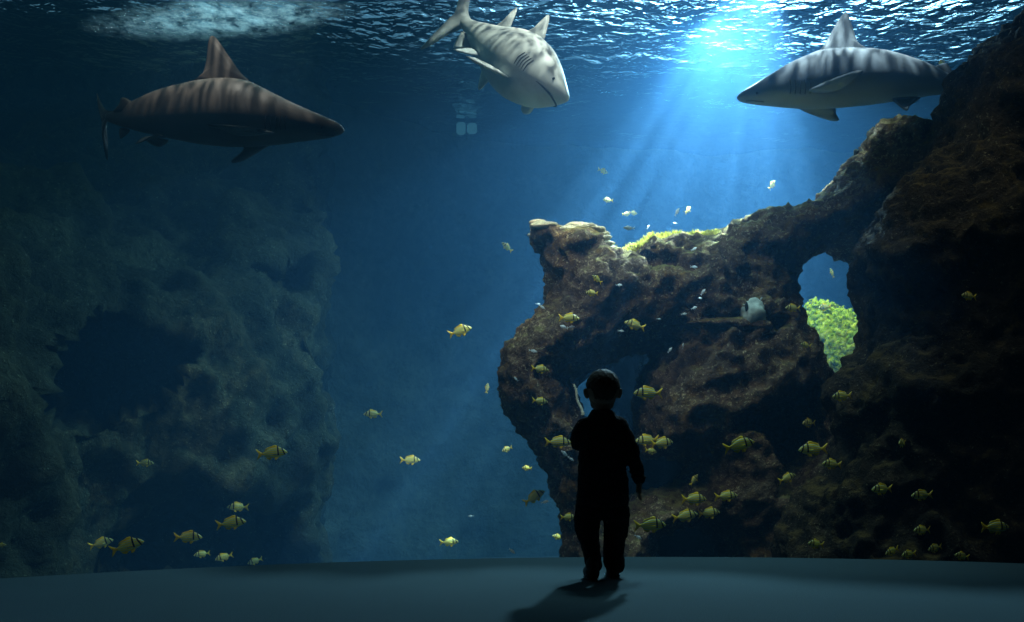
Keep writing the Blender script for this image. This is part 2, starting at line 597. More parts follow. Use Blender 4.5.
right_out = [(1060, 14), (1024, 24), (1002, 30), (996, 42), (982, 60), (970, 70), (966, 88), (960, 110), (953, 128), (949, 145), (930, 162),
             (908, 184), (886, 204), (868, 230), (862, 250), (860, 262), (862, 280), (868, 298), (876, 318), (876, 346), (862, 366), (848, 380),
             (842, 400), (848, 440), (830, 470), (806, 500), (790, 530), (780, 560), (775, 640), (1260, 640), (1260, -10)]
rdents = [(hole_b, 0.78, 12),
         ([(880, 250), (930, 240), (960, 300), (940, 380), (890, 400)], 0.07, 25),
          ([(960, 130), (1010, 120), (1015, 240), (975, 250)], 0.12, 25),
          ([(830, 480), (900, 470), (950, 520), (900, 560), (840, 545)], 0.06, 20)]
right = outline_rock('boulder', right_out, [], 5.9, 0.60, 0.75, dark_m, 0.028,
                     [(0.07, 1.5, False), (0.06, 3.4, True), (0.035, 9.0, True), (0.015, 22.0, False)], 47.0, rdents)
tag(right, 'tall dark overhanging boulder filling the right edge of the tank', 'rock')

rear_out = [(545, 350), (570, 338), (620, 335), (680, 335), (760, 378), (845, 388), (850, 480), (830, 530), (760, 540), (735, 640), (590, 640), (570, 520), (560, 440)]
rear_hole = [(575, 386), (604, 365), (614, 372), (614, 412), (583, 416)]
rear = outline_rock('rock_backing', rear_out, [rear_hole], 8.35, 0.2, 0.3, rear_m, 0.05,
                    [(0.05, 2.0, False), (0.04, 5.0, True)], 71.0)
tag(rear, 'shadowed blue-grey rock seen through the openings of the arch', 'rock')

ledge_out = [(683, 324), (700, 320), (725, 318), (752, 318), (768, 322), (772, 332), (755, 336), (720, 331), (700, 329)]
ledge = outline_rock('rock_ledge', ledge_out, [], 6.6, 0.10, 0.06, arch_m, 0.012, [(0.012, 6.0, True)], 9.0, slab=0.06)
tag(ledge, 'thin tan rock ledge jutting from the arch, pointed at the left', 'rock')


def hit_depth(px, py):
    o = Vector((0, 0, CH))
    d = at(px, py, 1.0) - o
    best = 99.0
    dn = d.normalized()
    for b in ROCK_BVH:
        h = b.ray_cast(o, dn)
        if h[0] is not None:
            best = min(best, h[0].y)
    return best


# ------------------------------------------------------------------ growth on the rocks
tuft_m, nt, out = new_mat('yellow_green_weed')
geo = N(nt, 'ShaderNodeNewGeometry')
nz = N(nt, 'ShaderNodeTexNoise', Scale=9.0, Detail=3.0)
L(nt, geo.outputs['Position'], nz.inputs['Vector'])
c = ramp(nt, nz.outputs[0], [(0.3, (0.38, 0.38, 0.05)), (0.55, (0.72, 0.68, 0.14)), (0.75, (0.95, 0.88, 0.38))])
b1 = N(nt, 'ShaderNodeBsdfDiffuse')
b2 = N(nt, 'ShaderNodeBsdfTranslucent')
mx = N(nt, 'ShaderNodeMixShader', Fac=0.45)
L(nt, c, b1.inputs[0])
L(nt, c, b2.inputs[0])
L(nt, b1.outputs[0], mx.inputs[1])
L(nt, b2.outputs[0], mx.inputs[2])
L(nt, mx.outputs[0], out.inputs[0])


def blade(bm, p, d, w, side):
    q = p + d * 0.55 + side * w * 0.2
    t = p + d
    a = [bm.verts.new(p - side * w / 2), bm.verts.new(p + side * w / 2), bm.verts.new(q + side * w / 2.4), bm.verts.new(t), bm.verts.new(q - side * w / 2.4)]
    bm.faces.new(a)


def crest_z(x, y):
    """top of the arch below a point, where it faces up"""
    h = ROCK_BVH[2].ray_cast(Vector((x, y, 5.5)), Vector((0, 0, -1)))
    return h[0].z if h[0] is not None and abs(h[1].z) > 0.3 else None


def crest_line(x, lo_, hi_):
    zs = [z for z in (crest_z(x, lo_ + (hi_ - lo_) * q / 12) for q in range(13)) if z is not None]
    return max(zs) if zs else None


CREST = {q: crest_line((q - CX) / F * 7.2, 6.8, 7.7) for q in range(530, 720)}
bm = bmesh.new()
for i in range(14000):
    px = random.uniform(607, 712)
    d = random.uniform(6.8, 7.6)
    x = (px - CX) / F * 7.2
    z = crest_z(x, d)
    if z is None or CREST[int(px)] is None or z < CREST[int(px)] - 0.13:
        continue
    edge = min(1, (px - 603) / 20) * min(1, (718 - px) / 25)
    ln = random.uniform(0.018, 0.055) * (0.35 + 0.65 * edge)
    dirv = Vector((random.uniform(-0.6, 0.6), random.uniform(-0.6, 0.4), 1)).normalized() * ln
    sd = Vector((random.uniform(-1, 1), random.uniform(-1, 1), 0)).normalized()
    blade(bm, Vector((x, d, z - 0.008)), dirv, random.uniform(0.006, 0.014), sd)
tag(link('seaweed_turf', bm, tuft_m, smooth=False), 'bright yellow-green weed carpeting the sunlit top of the rock arch', 'seaweed', kind='stuff')

pale_m = rock_mat('pale_crust', (0.50, 0.44, 0.22), (0.80, 0.74, 0.48), (0.95, 0.90, 0.70), (0.95, 0.93, 0.85), 0.6, scale=2.0)
bm = bmesh.new()
for i in range(800):
    px = random.uniform(535, 606)
    d = random.uniform(6.8, 7.6)
    x = (px - CX) / F * 7.2
    z = crest_z(x, d)
    if z is None or CREST[int(px)] is None or z < CREST[int(px)] - 0.16:
        continue
    s = random.uniform(0.02, 0.055)
    bmesh.ops.create_icosphere(bm, subdivisions=2, radius=s, matrix=Matrix.Translation((x, d, z)) @ Matrix.Diagonal((1.3, 1.1, 0.5, 1)))
for v in bm.verts:
    v.co += Vector((1, 0.6, 1)) * 0.012 * noise.noise(v.co * 14)
tag(link('coral_crust', bm, pale_m), 'pale knobbly crust on the flat top left corner of the arch', 'coral', kind='stuff')

# leafy green clump in the window of the arch
leaf_m, nt, out = new_mat('leafy_green')
geo = N(nt, 'ShaderNodeNewGeometry')
nz = N(nt, 'ShaderNodeTexNoise', Scale=16.0, Detail=3.0)
L(nt, geo.outputs['Position'], nz.inputs['Vector'])
c = ramp(nt, nz.outputs[0], [(0.3, (0.10, 0.20, 0.01)), (0.5, (0.46, 0.52, 0.03)), (0.72, (0.90, 0.82, 0.10))])
b1 = N(nt, 'ShaderNodeBsdfDiffuse')
b2 = N(nt, 'ShaderNodeBsdfTranslucent')
mx = N(nt, 'ShaderNodeMixShader', Fac=0.4)
L(nt, c, b1.inputs[0])
L(nt, c, b2.inputs[0])
L(nt, b1.outputs[0], mx.inputs[1])
L(nt, b2.outputs[0], mx.inputs[2])
L(nt, mx.outputs[0], out.inputs[0])
bm = bmesh.new()
CL = at(836, 348, 9.0)
for i in range(3400):
    a, b_ = random.uniform(0, 2 * math.pi), random.uniform(-0.6, 1)
    rr_ = math.sqrt(max(0, 1 - b_ * b_))
    n = Vector((rr_ * math.cos(a), rr_ * math.sin(a), b_))
    k = 1 + 0.22 * noise.noise(n * 2.5)
    p = CL + Vector((n.x * 0.42, n.y * 0.3, n.z * 0.50)) * k * random.uniform(0.82, 1.0)
    p.y += 0.35 * n.z
    s = random.uniform(0.02, 0.042)
    u = Vector((random.gauss(0, 1), random.gauss(0, 1), random.gauss(0, 1))).normalized()
    u2 = (n + u * 0.8).normalized()
    t = u2.orthogonal().normalized()
    w = u2.cross(t)
    bm.faces.new([bm.verts.new(p + t * s + u2 * s * 0.3), bm.verts.new(p + w * s * 0.7), bm.verts.new(p - t * s + u2 * s * 0.3), bm.verts.new(p - w * s * 0.7)])
clump = link('leafy_algae', bm, leaf_m, smooth=False)
tag(clump, 'bright green leafy algae clump glowing in the round opening at the right', 'seaweed')
bm = bmesh.new()
bmesh.ops.create_icosphere(bm, subdivisions=3, radius=1, matrix=Matrix.Translation(CL) @ Matrix.Diagonal((0.35, 0.25, 0.43, 1)))
for v in bm.verts:
    v.co.y += 0.35 * (v.co.z - CL.z) / 0.5
link('core', bm, leaf_m, clump)

# pale sponge on the ledge, corals on the crest
sponge_m = plain('pale_sponge', (0.42, 0.52, 0.47), 0.8, 0.5, 9, 0.6)
bm = bmesh.new()
bmesh.ops.create_icosphere(bm, subdivisions=4, radius=1)
for v in bm.verts:
    n = v.co.copy()
    k = 1 + 0.22 * noise.noise(n * 1.4 + Vector((3, 1, 0))) + 0.12 * noise.noise(n * 5)
    v.co = Vector((n.x * 0.088, n.y * 0.075, n.z * 0.095)) * k
    if n.x > 0:
        v.co.x *= 1.25
    if n.z < 0:
        v.co.z *= 1.25
o = link('sponge', bm, sponge_m)
o.location = at(752, 312, 6.5)
tag(o, 'pale whitish rounded sponge sitting on the rock ledge of the arch', 'sponge')
bm = bmesh.new()
bmesh.ops.create_icosphere(bm, subdivisions=2, radius=1, matrix=Matrix.Diagonal((0.012, 0.01, 0.036, 1)))
so = link('dark_opening', bm, plain('dark_opening', (0.02, 0.03, 0.03), 0.9), o)
so.location = (-0.056, -0.062, 0.03)


def knob_coral(name, px, py, d, size, mat, label, seed, n=16):
    bm = bmesh.new()
    rnd = random.Random(seed)
    for i in range(n):
        p = Vector((rnd.gauss(0, 0.45), rnd.gauss(0, 0.35), abs(rnd.gauss(0, 0.35)))) * size
        bmesh.ops.create_icosphere(bm, subdivisions=2, radius=size * rnd.uniform(0.18, 0.36), matrix=Matrix.Translation(p))
    me = bpy.data.meshes.new(name)
    bm.to_mesh(me)
    bm.free()
    me = remeshed(me, size * 0.07, 2)
    rough(me, [(size * 0.06, 5 / size, False)], seed)
    o = link(name, me, mat)
    p = at(px, py, d)
    zz = crest_z(p.x, p.y)
    o.location = (p.x, p.y, zz - size * 0.1) if zz and abs(zz - p.z) < 0.4 else p
    return tag(o, label, 'coral')


knob_coral('coral_head', 775, 206, 7.5, 0.055, plain('cream_coral', (0.75, 0.62, 0.42), 0.8, 0.3, 20), 'small cream coral head on the crest of the arch right of centre', 3)
knob_coral('coral_head', 713, 225, 7.5, 0.06, plain('purple_coral', (0.30, 0.18, 0.30), 0.8, 0.3, 20), 'small purplish coral lump at the right end of the yellow-green weed', 5)
knob_coral('coral_head', 650, 230, 7.5, 0.075, plain('yellow_coral', (0.55, 0.58, 0.25), 0.8, 0.3, 20), 'pale yellow coral lump standing in the yellow-green weed', 8)

# bright sea whip on the edge of the opening left of the boy's head
bm = bmesh.new()
pa, pb = at(573.5, 384, 6.5), at(582.5, 415, 6.5)
prev = None
ring_n = 8
for i in range(41):
    t = i / 40
    p = pa.lerp(pb, t) + Vector((0.006 * math.sin(t * 9), 0, 0))
    rad = 0.012 * (0.7 + 0.5 * noise.noise(Vector((t * 30, 2, 5))) + 0.3 * t)
    ring = [bm.verts.new(p + Vector((math.cos(2 * math.pi * k / ring_n), math.sin(2 * math.pi * k / ring_n), 0)) * rad * (1 + 0.5 * noise.noise(Vector((k * 1.3, t * 45, 1))))) for k in range(ring_n)]
    if prev:
        for k in range(ring_n):
            bm.faces.new((prev[k], prev[(k + 1) % ring_n], ring[(k + 1) % ring_n], ring[k]))
    prev = ring
whip = link('sea_whip', bm, plain('cream_whip', (0.85, 0.80, 0.55), 0.7, 0.4, 60))
tag(whip, "thin pale yellow sea whip beside the left of the boy's head", 'coral')

# ------------------------------------------------------------------ sharks
def catmull(pts, n, closed=False):
    pts = [Vector(p) for p in pts]
    res = []
    m = len(pts)
    segs = m if closed else m - 1
    for i in range(segs):
        if closed:
            p0, p1, p2, p3 = pts[(i - 1) % m], pts[i], pts[(i + 1) % m], pts[(i + 2) % m]
        else:
            p0, p1, p2, p3 = pts[max(i - 1, 0)], pts[i], pts[i + 1], pts[min(i + 2, m - 1)]
        for k in range(n):
            t = k / n
            res.append(0.5 * ((2 * p1) + (-p0 + p2) * t + (2 * p0 - 5 * p1 + 4 * p2 - p3) * t * t + (-p0 + 3 * p1 - 3 * p2 + p3) * t ** 3))
    if not closed:
        res.append(pts[-1])
    return res


def fin(bm, pts, thick, normal):
    """thin leaf-shaped fin: closed outline of 3D points, thickest inside"""
    loop = catmull(pts, 4, True)
    cen = sum(loop, Vector()) / len(loop)
    nrm = Vector(normal).normalized()
    rim = [bm.verts.new(p) for p in loop]
    n = len(rim)
    for s in (1, -1):
        inner = [bm.verts.new(cen + (p - cen) * 0.62 + nrm * (s * thick)) for p in loop]
        mid = bm.verts.new(cen + nrm * (s * thick * 1.4))
        for i in range(n):
            j = (i + 1) % n
            bm.faces.new((rim[i], rim[j], inner[j], inner[i]) if s > 0 else (rim[j], rim[i], inner[i], inner[j]))
            bm.faces.new((inner[i], inner[j], mid) if s > 0 else (inner[j], inner[i], mid))


def body(bm, st, nseg=30, sub=5, flat=0.0):
    """lofted trunk; st rows: (x, y, ztop, zbot, halfwidth)"""
    def interp(rows):
        cols = list(zip(*rows))
        res = []
        P1 = catmull([(r[0], r[1], r[2]) for r in rows], sub)
        P2 = catmull([(r[3], r[4], 0) for r in rows], sub)
        for a, b in zip(P1, P2):
            res.append((a.x, a.y, a.z, b.x, b.y))
        return res
    rows = interp(st)
    rings = []
    for (x, y, zt, zb, hw) in rows:
        zc = zb + (zt - zb) * 0.46
        ring = []
        for k in range(nseg):
            a = 2 * math.pi * k / nseg
            c_, s_ = math.cos(a), math.sin(a)
            hh = (zt - zc) if s_ > 0 else (zc - zb)
            ring.append(bm.verts.new((x, y + hw * math.copysign(abs(c_) ** 0.92, c_), zc + hh * math.copysign(abs(s_) ** 0.95, s_))))
        rings.append(ring)
    for a, b in zip(rings, rings[1:]):
        for k in range(nseg):
            bm.faces.new((a[k], a[(k + 1) % nseg], b[(k + 1) % nseg], b[k]))
    for ring, x in ((rings[0], rows[0]), (rings[-1], rows[-1])):
        cen = sum((v.co for v in ring), Vector()) / nseg
        v = bm.verts.new(cen)
        for k in range(nseg):
            bm.faces.new((ring[k], ring[(k + 1) % nseg], v))


def dark_bits(bm, bits):
    """eyes and mouth line as dark parts of the same skin (material slot 1)"""
    n0 = len(bm.faces)
    for b_ in bits:
        if b_[0] == 'eye':
            bmesh.ops.create_icosphere(bm, subdivisions=2, radius=b_[2], matrix=Matrix.Translation(b_[1]))
        else:
            path = catmull(b_[1], 6)
            prev = None
            for ip, p in enumerate(path):
                tg = (path[min(ip + 1, len(path) - 1)] - path[max(ip - 1, 0)]).normalized()
                u_ = tg.orthogonal().normalized()
                w_ = tg.cross(u_)
                ring = [bm.verts.new(p + (u_ * math.cos(2 * math.pi * k / 6) + w_ * math.sin(2 * math.pi * k / 6)) * b_[2]) for k in range(6)]
                if prev:
                    for k in range(6):
                        bm.faces.new((prev[k], prev[(k + 1) % 6], ring[(k + 1) % 6], ring[k]))
                prev = ring
    bm.faces.ensure_lookup_table()
    for f in bm.faces[n0:]:
        f.material_index = 1


def shark_mat(name, back, side, belly, lo, hi):
    m, nt, out = new_mat(name)
    tc = N(nt, 'ShaderNodeTexCoord')
    sx = N(nt, 'ShaderNodeSeparateXYZ')
    L(nt, tc.outputs['Object'], sx.inputs[0])
    nz = N(nt, 'ShaderNodeTexNoise', Scale=5.0, Detail=6.0, Roughness=0.65)
    L(nt, tc.outputs['Object'], nz.inputs['Vector'])
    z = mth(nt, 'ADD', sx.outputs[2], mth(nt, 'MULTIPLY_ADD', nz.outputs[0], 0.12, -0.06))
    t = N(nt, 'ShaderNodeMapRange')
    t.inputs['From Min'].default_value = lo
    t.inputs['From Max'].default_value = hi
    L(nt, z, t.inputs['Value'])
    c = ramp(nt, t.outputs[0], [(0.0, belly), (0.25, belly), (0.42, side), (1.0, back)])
    c = mixc(nt, ramp(nt, nz.outputs[0], [(0.45, 0.0), (0.75, 0.4)]), c, tuple(k * 0.55 for k in side))
    b = N(nt, 'ShaderNodeBsdfPrincipled', Roughness=0.55)
    b.inputs['Specular IOR Level'].default_value = 0.25
    L(nt, c, b.inputs['Base Color'])
    L(nt, b.outputs[0], out.inputs[0])
    return m


eye_m = plain('dark_eye', (0.01, 0.01, 0.012), 0.2, 0.1)
gill_m = plain('dark_gill', (0.03, 0.03, 0.03), 0.95, 0.1, spec=0.0)


def shark_from_profile(name, d, cx, cy, top, bot, wid, fins_px, tail, yc, mats, bits=()):
    """body built at depth d from its side profile; px coordinates are turned into metres about (cx, cy)"""
    k = d / F

    def P(px, py, y=0.0):
        return at(px, py, d + y) - at(cx, cy, d)
    bm = bmesh.new()
    xs = [t[0] for t in top]
    st = []
    for x in xs:
        zt = np.interp(x, *zip(*sorted(top)))
        zb = np.interp(x, *zip(*sorted(bot)))
        w = np.interp(x, *zip(*sorted(wid)))
        p = P(x, zt, yc(x))
        st.append((p.x, yc(x), p.z, P(x, zb, yc(x)).z, w * k))
    body(bm, st)
    for pts, th, nr in fins_px:
        fin(bm, [P(a, b, c) for a, b, c in pts], th, nr)
    for pts, th, nr in tail:
        fin(bm, [P(a, b, c) for a, b, c in pts], th, nr)
    dark_bits(bm, [(b_[0], P(*b_[1]) if b_[0] == 'eye' else [P(*q) for q in b_[1]], b_[2]) for b_ in bits])
    bmesh.ops.recalc_face_normals(bm, faces=bm.faces)
    o = link(name, bm, mats)
    o.location = at(cx, cy, d)
    return o


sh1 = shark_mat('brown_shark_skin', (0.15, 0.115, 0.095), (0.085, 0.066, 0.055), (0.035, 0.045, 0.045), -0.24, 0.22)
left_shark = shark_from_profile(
    'shark', 7.0, 226, 118,
    top=[(344, 129), (341, 125), (334, 121), (322, 116), (300, 107), (275, 95), (250, 83), (225, 80), (200, 82), (170, 88), (150, 94), (130, 103), (117, 110), (106, 114)],
    bot=[(344, 131.5), (341, 134), (334, 136), (322, 138), (300, 140), (275, 143), (250, 145), (225, 145), (200, 143), (170, 138), (150, 134), (130, 129), (117, 125), (106, 121)],
    wid=[(344, 1.2), (341, 4), (334, 8), (322, 13), (300, 20), (275, 26), (250, 29), (225, 29), (200, 26), (170, 19), (150, 13), (130, 8), (117, 5), (106, 3)],
    yc=lambda x: 0.14 * max(0, (160 - x) / 55) ** 2,
    fins_px=[
        ([(250, 85, 0), (240, 72, 0), (228, 55, 0), (217, 39, 0), (211, 36, 0), (208, 44, 0), (206, 62, 0), (202, 74, 0), (193, 83, 0), (220, 90, 0)], 0.012, (0, 1, 0)),
        ([(133, 104, .01), (126, 98, .01), (121, 98, .01), (119, 104, .01), (113, 112, .01), (125, 110, .01)], 0.006, (0, 1, 0)),
        # near pectoral, held out flat towards the glass
        ([(274, 134, -.20), (262, 129, -.30), (235, 126, -.52), (212, 124, -.66), (208, 126, -.62), (222, 130, -.42), (240, 136, -.20)], 0.012, (0, .25, 1)),
        # far pectoral hanging below the belly
        ([(272, 142, .10), (262, 150, .16), (245, 160, .22), (234, 163, .24), (232, 160, .22), (243, 150, .16), (246, 140, .08)], 0.012, (0, 1, .6)),
        ([(166, 138, -.06), (157, 134, -.14), (140, 142, -.24), (135, 144, -.24), (142, 138, -.14), (152, 136, -.06)], 0.008, (0, .5, 1)),
        ([(168, 140, .05), (160, 147, .1), (149, 143, .12), (146, 138, .06)], 0.007, (0, 1, .6)),
        ([(130, 130, .03), (124, 137, .04), (120, 138, .04), (120, 128, .04)], 0.006, (0, 1, 0)),
    ],
    tail=[([(114, 112, .11), (106, 110, .17), (100, 100, .36), (97, 93, .44), (97, 97, .46), (100, 110, .36), (104, 124, .26), (106, 140, .34), (108, 159, .40), (106, 158, .38), (103, 140, .28), (106, 122, .15)], 0.012, (1, .35, 0))],
    mats=[sh1, gill_m],
    bits=[('eye', (322, 127.5, -.098), 0.011),
          ('line', [(334, 135.5, -.02), (325, 135, -.07), (316, 134, -.11)], 0.004)] +
         [('line', [(286 - 5 * i, 116, -.17 - .008 * i), (285 - 5 * i, 123, -.186 - .008 * i), (286 - 5 * i, 130, -.172 - .008 * i)], 0.004) for i in range(5)])
tag(left_shark, 'brown shark with tall dorsal fin swimming right at the upper left', 'shark', 'sharks in the tank')

sh2 = shark_mat('grey_shark_skin', (0.40, 0.42, 0.44), (0.12, 0.14, 0.17), (0.09, 0.11, 0.13), -0.20, 0.22)  # paler back and darker flank put light from above into the skin colour
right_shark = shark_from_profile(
    'shark', 7.4, 850, 82,
    top=[(737, 97), (739, 94), (745, 90), (760, 81), (785, 66), (805, 57), (820, 52), (850, 50), (880, 52), (910, 59), (930, 66), (945, 73), (965, 80), (980, 83)],
    bot=[(737, 98), (739, 100), (745, 102), (760, 104), (785, 106), (805, 107), (820, 107), (850, 105), (880, 102), (910, 98), (930, 95), (945, 94), (965, 93), (980, 92)],
    wid=[(737, 1.2), (739, 4), (745, 8), (760, 13), (785, 20), (805, 25), (820, 27), (850, 28), (880, 25), (910, 18), (930, 13), (945, 9), (965, 5), (980, 3)],
    yc=lambda x: 0.0,
    fins_px=[
        ([(818, 56, 0), (826, 42, 0), (836, 24, 0), (844, 13, 0), (848, 14, 0), (853, 28, 0), (858, 42, 0), (868, 51, 0), (845, 60, 0)], 0.012, (0, 1, 0)),
        ([(808, 91, -.22), (825, 82, -.34), (848, 73, -.50), (862, 70, -.58), (860, 76, -.56), (846, 87, -.42), (828, 93, -.24)], 0.013, (0, 1, .8)),
        ([(800, 108, .12), (815, 116, .2), (832, 121, .30), (839, 120, .30), (836, 114, .24), (833, 108, .12)], 0.012, (0, 1, .6)),
        ([(893, 98, -.08), (899, 106, -.12), (907, 111, -.14), (910, 106, -.12), (920, 97, -.06)], 0.008, (0, 1, .4)),
        ([(935, 68, 0), (944, 63, 0), (949, 66, 0), (954, 76, 0)], 0.006, (0, 1, 0)),
    ],
    tail=[([(972, 82, 0), (985, 78, 0), (1000, 62, 0), (1014, 46, 0), (1012, 60, 0), (1000, 84, 0), (1002, 100, 0), (1008, 116, 0), (994, 106, 0), (976, 94, 0)], 0.012, (0, 1, 0))],
    mats=[sh2, gill_m],
    bits=[('eye', (757, 93, -.10), 0.011),
          ('line', [(746, 101, -.03), (754, 101, -.07), (764, 102, -.11)], 0.004)] +
         [('line', [(790 + 5 * i, 80, -.172 - .008 * i), (791 + 5 * i, 87, -.184 - .008 * i), (790 + 5 * i, 94, -.172 - .008 * i)], 0.004) for i in range(5)])
tag(right_shark, 'grey shark swimming left at the upper right, its tail behind the boulder', 'shark', 'sharks in the tank')

# sand tiger seen three-quarters from the front
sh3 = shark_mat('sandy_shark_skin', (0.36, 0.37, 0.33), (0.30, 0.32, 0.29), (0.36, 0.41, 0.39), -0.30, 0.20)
bm = bmesh.new()
LT = 2.1
rows = [(0.0, 0, 0.015, -0.01, 0.015), (-0.02, 0, 0.035, -0.025, 0.04), (-0.10, 0, 0.068, -0.065, 0.085), (-0.22, 0, 0.120, -0.135, 0.135), (-0.40, 0, 0.19, -0.215, 0.19),
        (-0.60, 0, 0.25, -0.26, 0.23), (-0.85, 0, 0.275, -0.28, 0.25), (-1.10, 0, 0.245, -0.25, 0.22), (-1.35, 0.01, 0.19, -0.19, 0.165),
        (-1.60, -0.015, 0.125, -0.12, 0.10), (-1.80, -0.035, 0.075, -0.065, 0.055), (-1.95, -0.06, 0.05, -0.04, 0.03)]
body(bm, rows)
fin(bm, [(-0.86, 0, .25), (-0.96, 0, .38), (-1.06, 0, .47), (-1.11, 0, .48), (-1.12, 0, .42), (-1.12, 0, .31), (-1.15, 0, .22)], 0.014, (0, 1, 0))
fin(bm, [(-1.38, .01, .16), (-1.46, .01, .29), (-1.55, .02, .38), (-1.60, .02, .39), (-1.61, .03, .30), (-1.61, .03, .20), (-1.63, .04, .11)], 0.012, (0, 1, 0))
fin(bm, [(-0.55, -.18, -.19), (-0.64, -.32, -.27), (-0.76, -.46, -.34), (-0.83, -.48, -.35), (-0.84, -.42, -.31), (-0.80, -.30, -.25), (-0.80, -.18, -.20)], 0.014, (.2, .5, -1))
fin(bm, [(-0.55, .20, -.12), (-0.64, .32, -.16), (-0.74, .38, -.18), (-0.82, .40, -.19), (-0.84, .36, -.18), (-0.80, .28, -.16), (-0.80, .18, -.14)], 0.014, (.2, -.5, -1))
for s in (-1, 1):
    fin(bm, [(-1.22, s * .12, -.17), (-1.30, s * .20, -.25), (-1.38, s * .25, -.30), (-1.42, s * .23, -.28), (-1.41, s * .12, -.16)], 0.010, (.2, -s * .6, -1))
fin(bm, [(-1.58, .03, -.10), (-1.66, -.04, -.19), (-1.73, -.05, -.23), (-1.76, -.06, -.20), (-1.77, -.08, -.07)], 0.010, (0, 1, 0))
fin(bm, [(-1.86, -.05, .05), (-1.98, -.07, .10), (-2.14, -.12, .27), (-2.26, -.16, .42), (-2.28, -.17, .38), (-2.16, -.14, .14), (-2.06, -.10, -.02), (-2.03, -.11, -.18), (-2.00, -.14, -.42), (-1.95, -.12, -.38), (-1.92, -.07, -.14), (-1.86, -.05, -.04)], 0.012, (-.25, 1, 0))
dark_bits(bm, [('eye', Vector((-0.19, -.118, .03)), 0.012), ('eye', Vector((-0.19, .118, .03)), 0.012),
               ('line', [Vector((-0.30, -.145, -.075)), Vector((-0.22, -.119, -.070)), Vector((-0.13, -.075, -.072)), Vector((-0.10, 0, -.075)),
                         Vector((-0.13, .075, -.072)), Vector((-0.22, .119, -.07)), Vector((-0.30, .145, -.075))], 0.008)] +
          [('line', [Vector((-.47 - .035 * i, s * (.205 + .006 * i), .03)), Vector((-.48 - .035 * i, s * (.212 + .006 * i), -.03)), Vector((-.47 - .035 * i, s * (.2 + .006 * i), -.09))], 0.0035)
           for i in range(5) for s in (-1, 1)])
bmesh.ops.recalc_face_normals(bm, faces=bm.faces)
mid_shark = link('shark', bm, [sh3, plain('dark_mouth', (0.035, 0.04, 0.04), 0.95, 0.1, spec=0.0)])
nose, tailp = at(567, 99, 7.1), at(465, 26, 7.9)
fx = (nose - tailp).normalized()
up = Vector((0.15, 0.35, 1.0))
ms = (nose - tailp).length / 1.95
fy = up.cross(fx).normalized()
fz = fx.cross(fy)
mid_shark.data.transform(Matrix.Diagonal((ms, ms * 1.25, ms * 1.3, 1)))
mid_shark.matrix_world = Matrix(((fx.x, fy.x, fz.x, nose.x), (fx.y, fy.y, fz.y, nose.y), (fx.z, fy.z, fz.z, nose.z), (0, 0, 0, 1)))
tag(mid_shark, 'pale grey shark facing the window nose down just under the surface', 'shark', 'sharks in the tank')

# ------------------------------------------------------------------ small fish
fish_m, nt, out = new_mat('striped_fish_skin')
tc = N(nt, 'ShaderNodeTexCoord')
sx = N(nt, 'ShaderNodeSeparateXYZ')
L(nt, tc.outputs['Object'], sx.inputs[0])
X, Z = sx.outputs[0], sx.outputs[2]
stripe = mth(nt, 'SINE', mth(nt, 'MULTIPLY', Z, 95.0))
yel, sil = (0.95, 0.80, 0.05), (0.62, 0.74, 0.55)
c = mixc(nt, ramp(nt, mth(nt, 'MULTIPLY_ADD', stripe, 0.5, 0.5), [(0.50, 0.0), (0.85, 1.0)]), yel, sil)
finmask = mth(nt, 'MAXIMUM', mth(nt, 'GREATER_THAN', Z, 0.155), mth(nt, 'MAXIMUM', mth(nt, 'LESS_THAN', Z, -0.15), mth(nt, 'LESS_THAN', X, -0.27)))
c = mixc(nt, finmask, c, (1.0, 0.72, 0.02))
sl = mth(nt, 'ADD', X, mth(nt, 'MULTIPLY', Z, 0.35))
bar1 = mth(nt, 'LESS_THAN', mth(nt, 'ABSOLUTE', mth(nt, 'SUBTRACT', sl, 0.375)), 0.024)
bar2 = mth(nt, 'MULTIPLY', mth(nt, 'LESS_THAN', mth(nt, 'ABSOLUTE', mth(nt, 'SUBTRACT', X, 0.20)), 0.026), mth(nt, 'GREATER_THAN', Z, -0.10))
c = mixc(nt, mth(nt, 'MAXIMUM', bar1, bar2), c, (0.012, 0.012, 0.015))
b = N(nt, 'ShaderNodeBsdfPrincipled', Roughness=0.5)
L(nt, c, b.inputs['Base Color'])
tl = N(nt, 'ShaderNodeBsdfTranslucent')
L(nt, c, tl.inputs[0])
mx = N(nt, 'ShaderNodeMixShader', Fac=0.3)
L(nt, b.outputs[0], mx.inputs[1])
L(nt, tl.outputs[0], mx.inputs[2])
L(nt, mx.outputs[0], out.inputs[0])


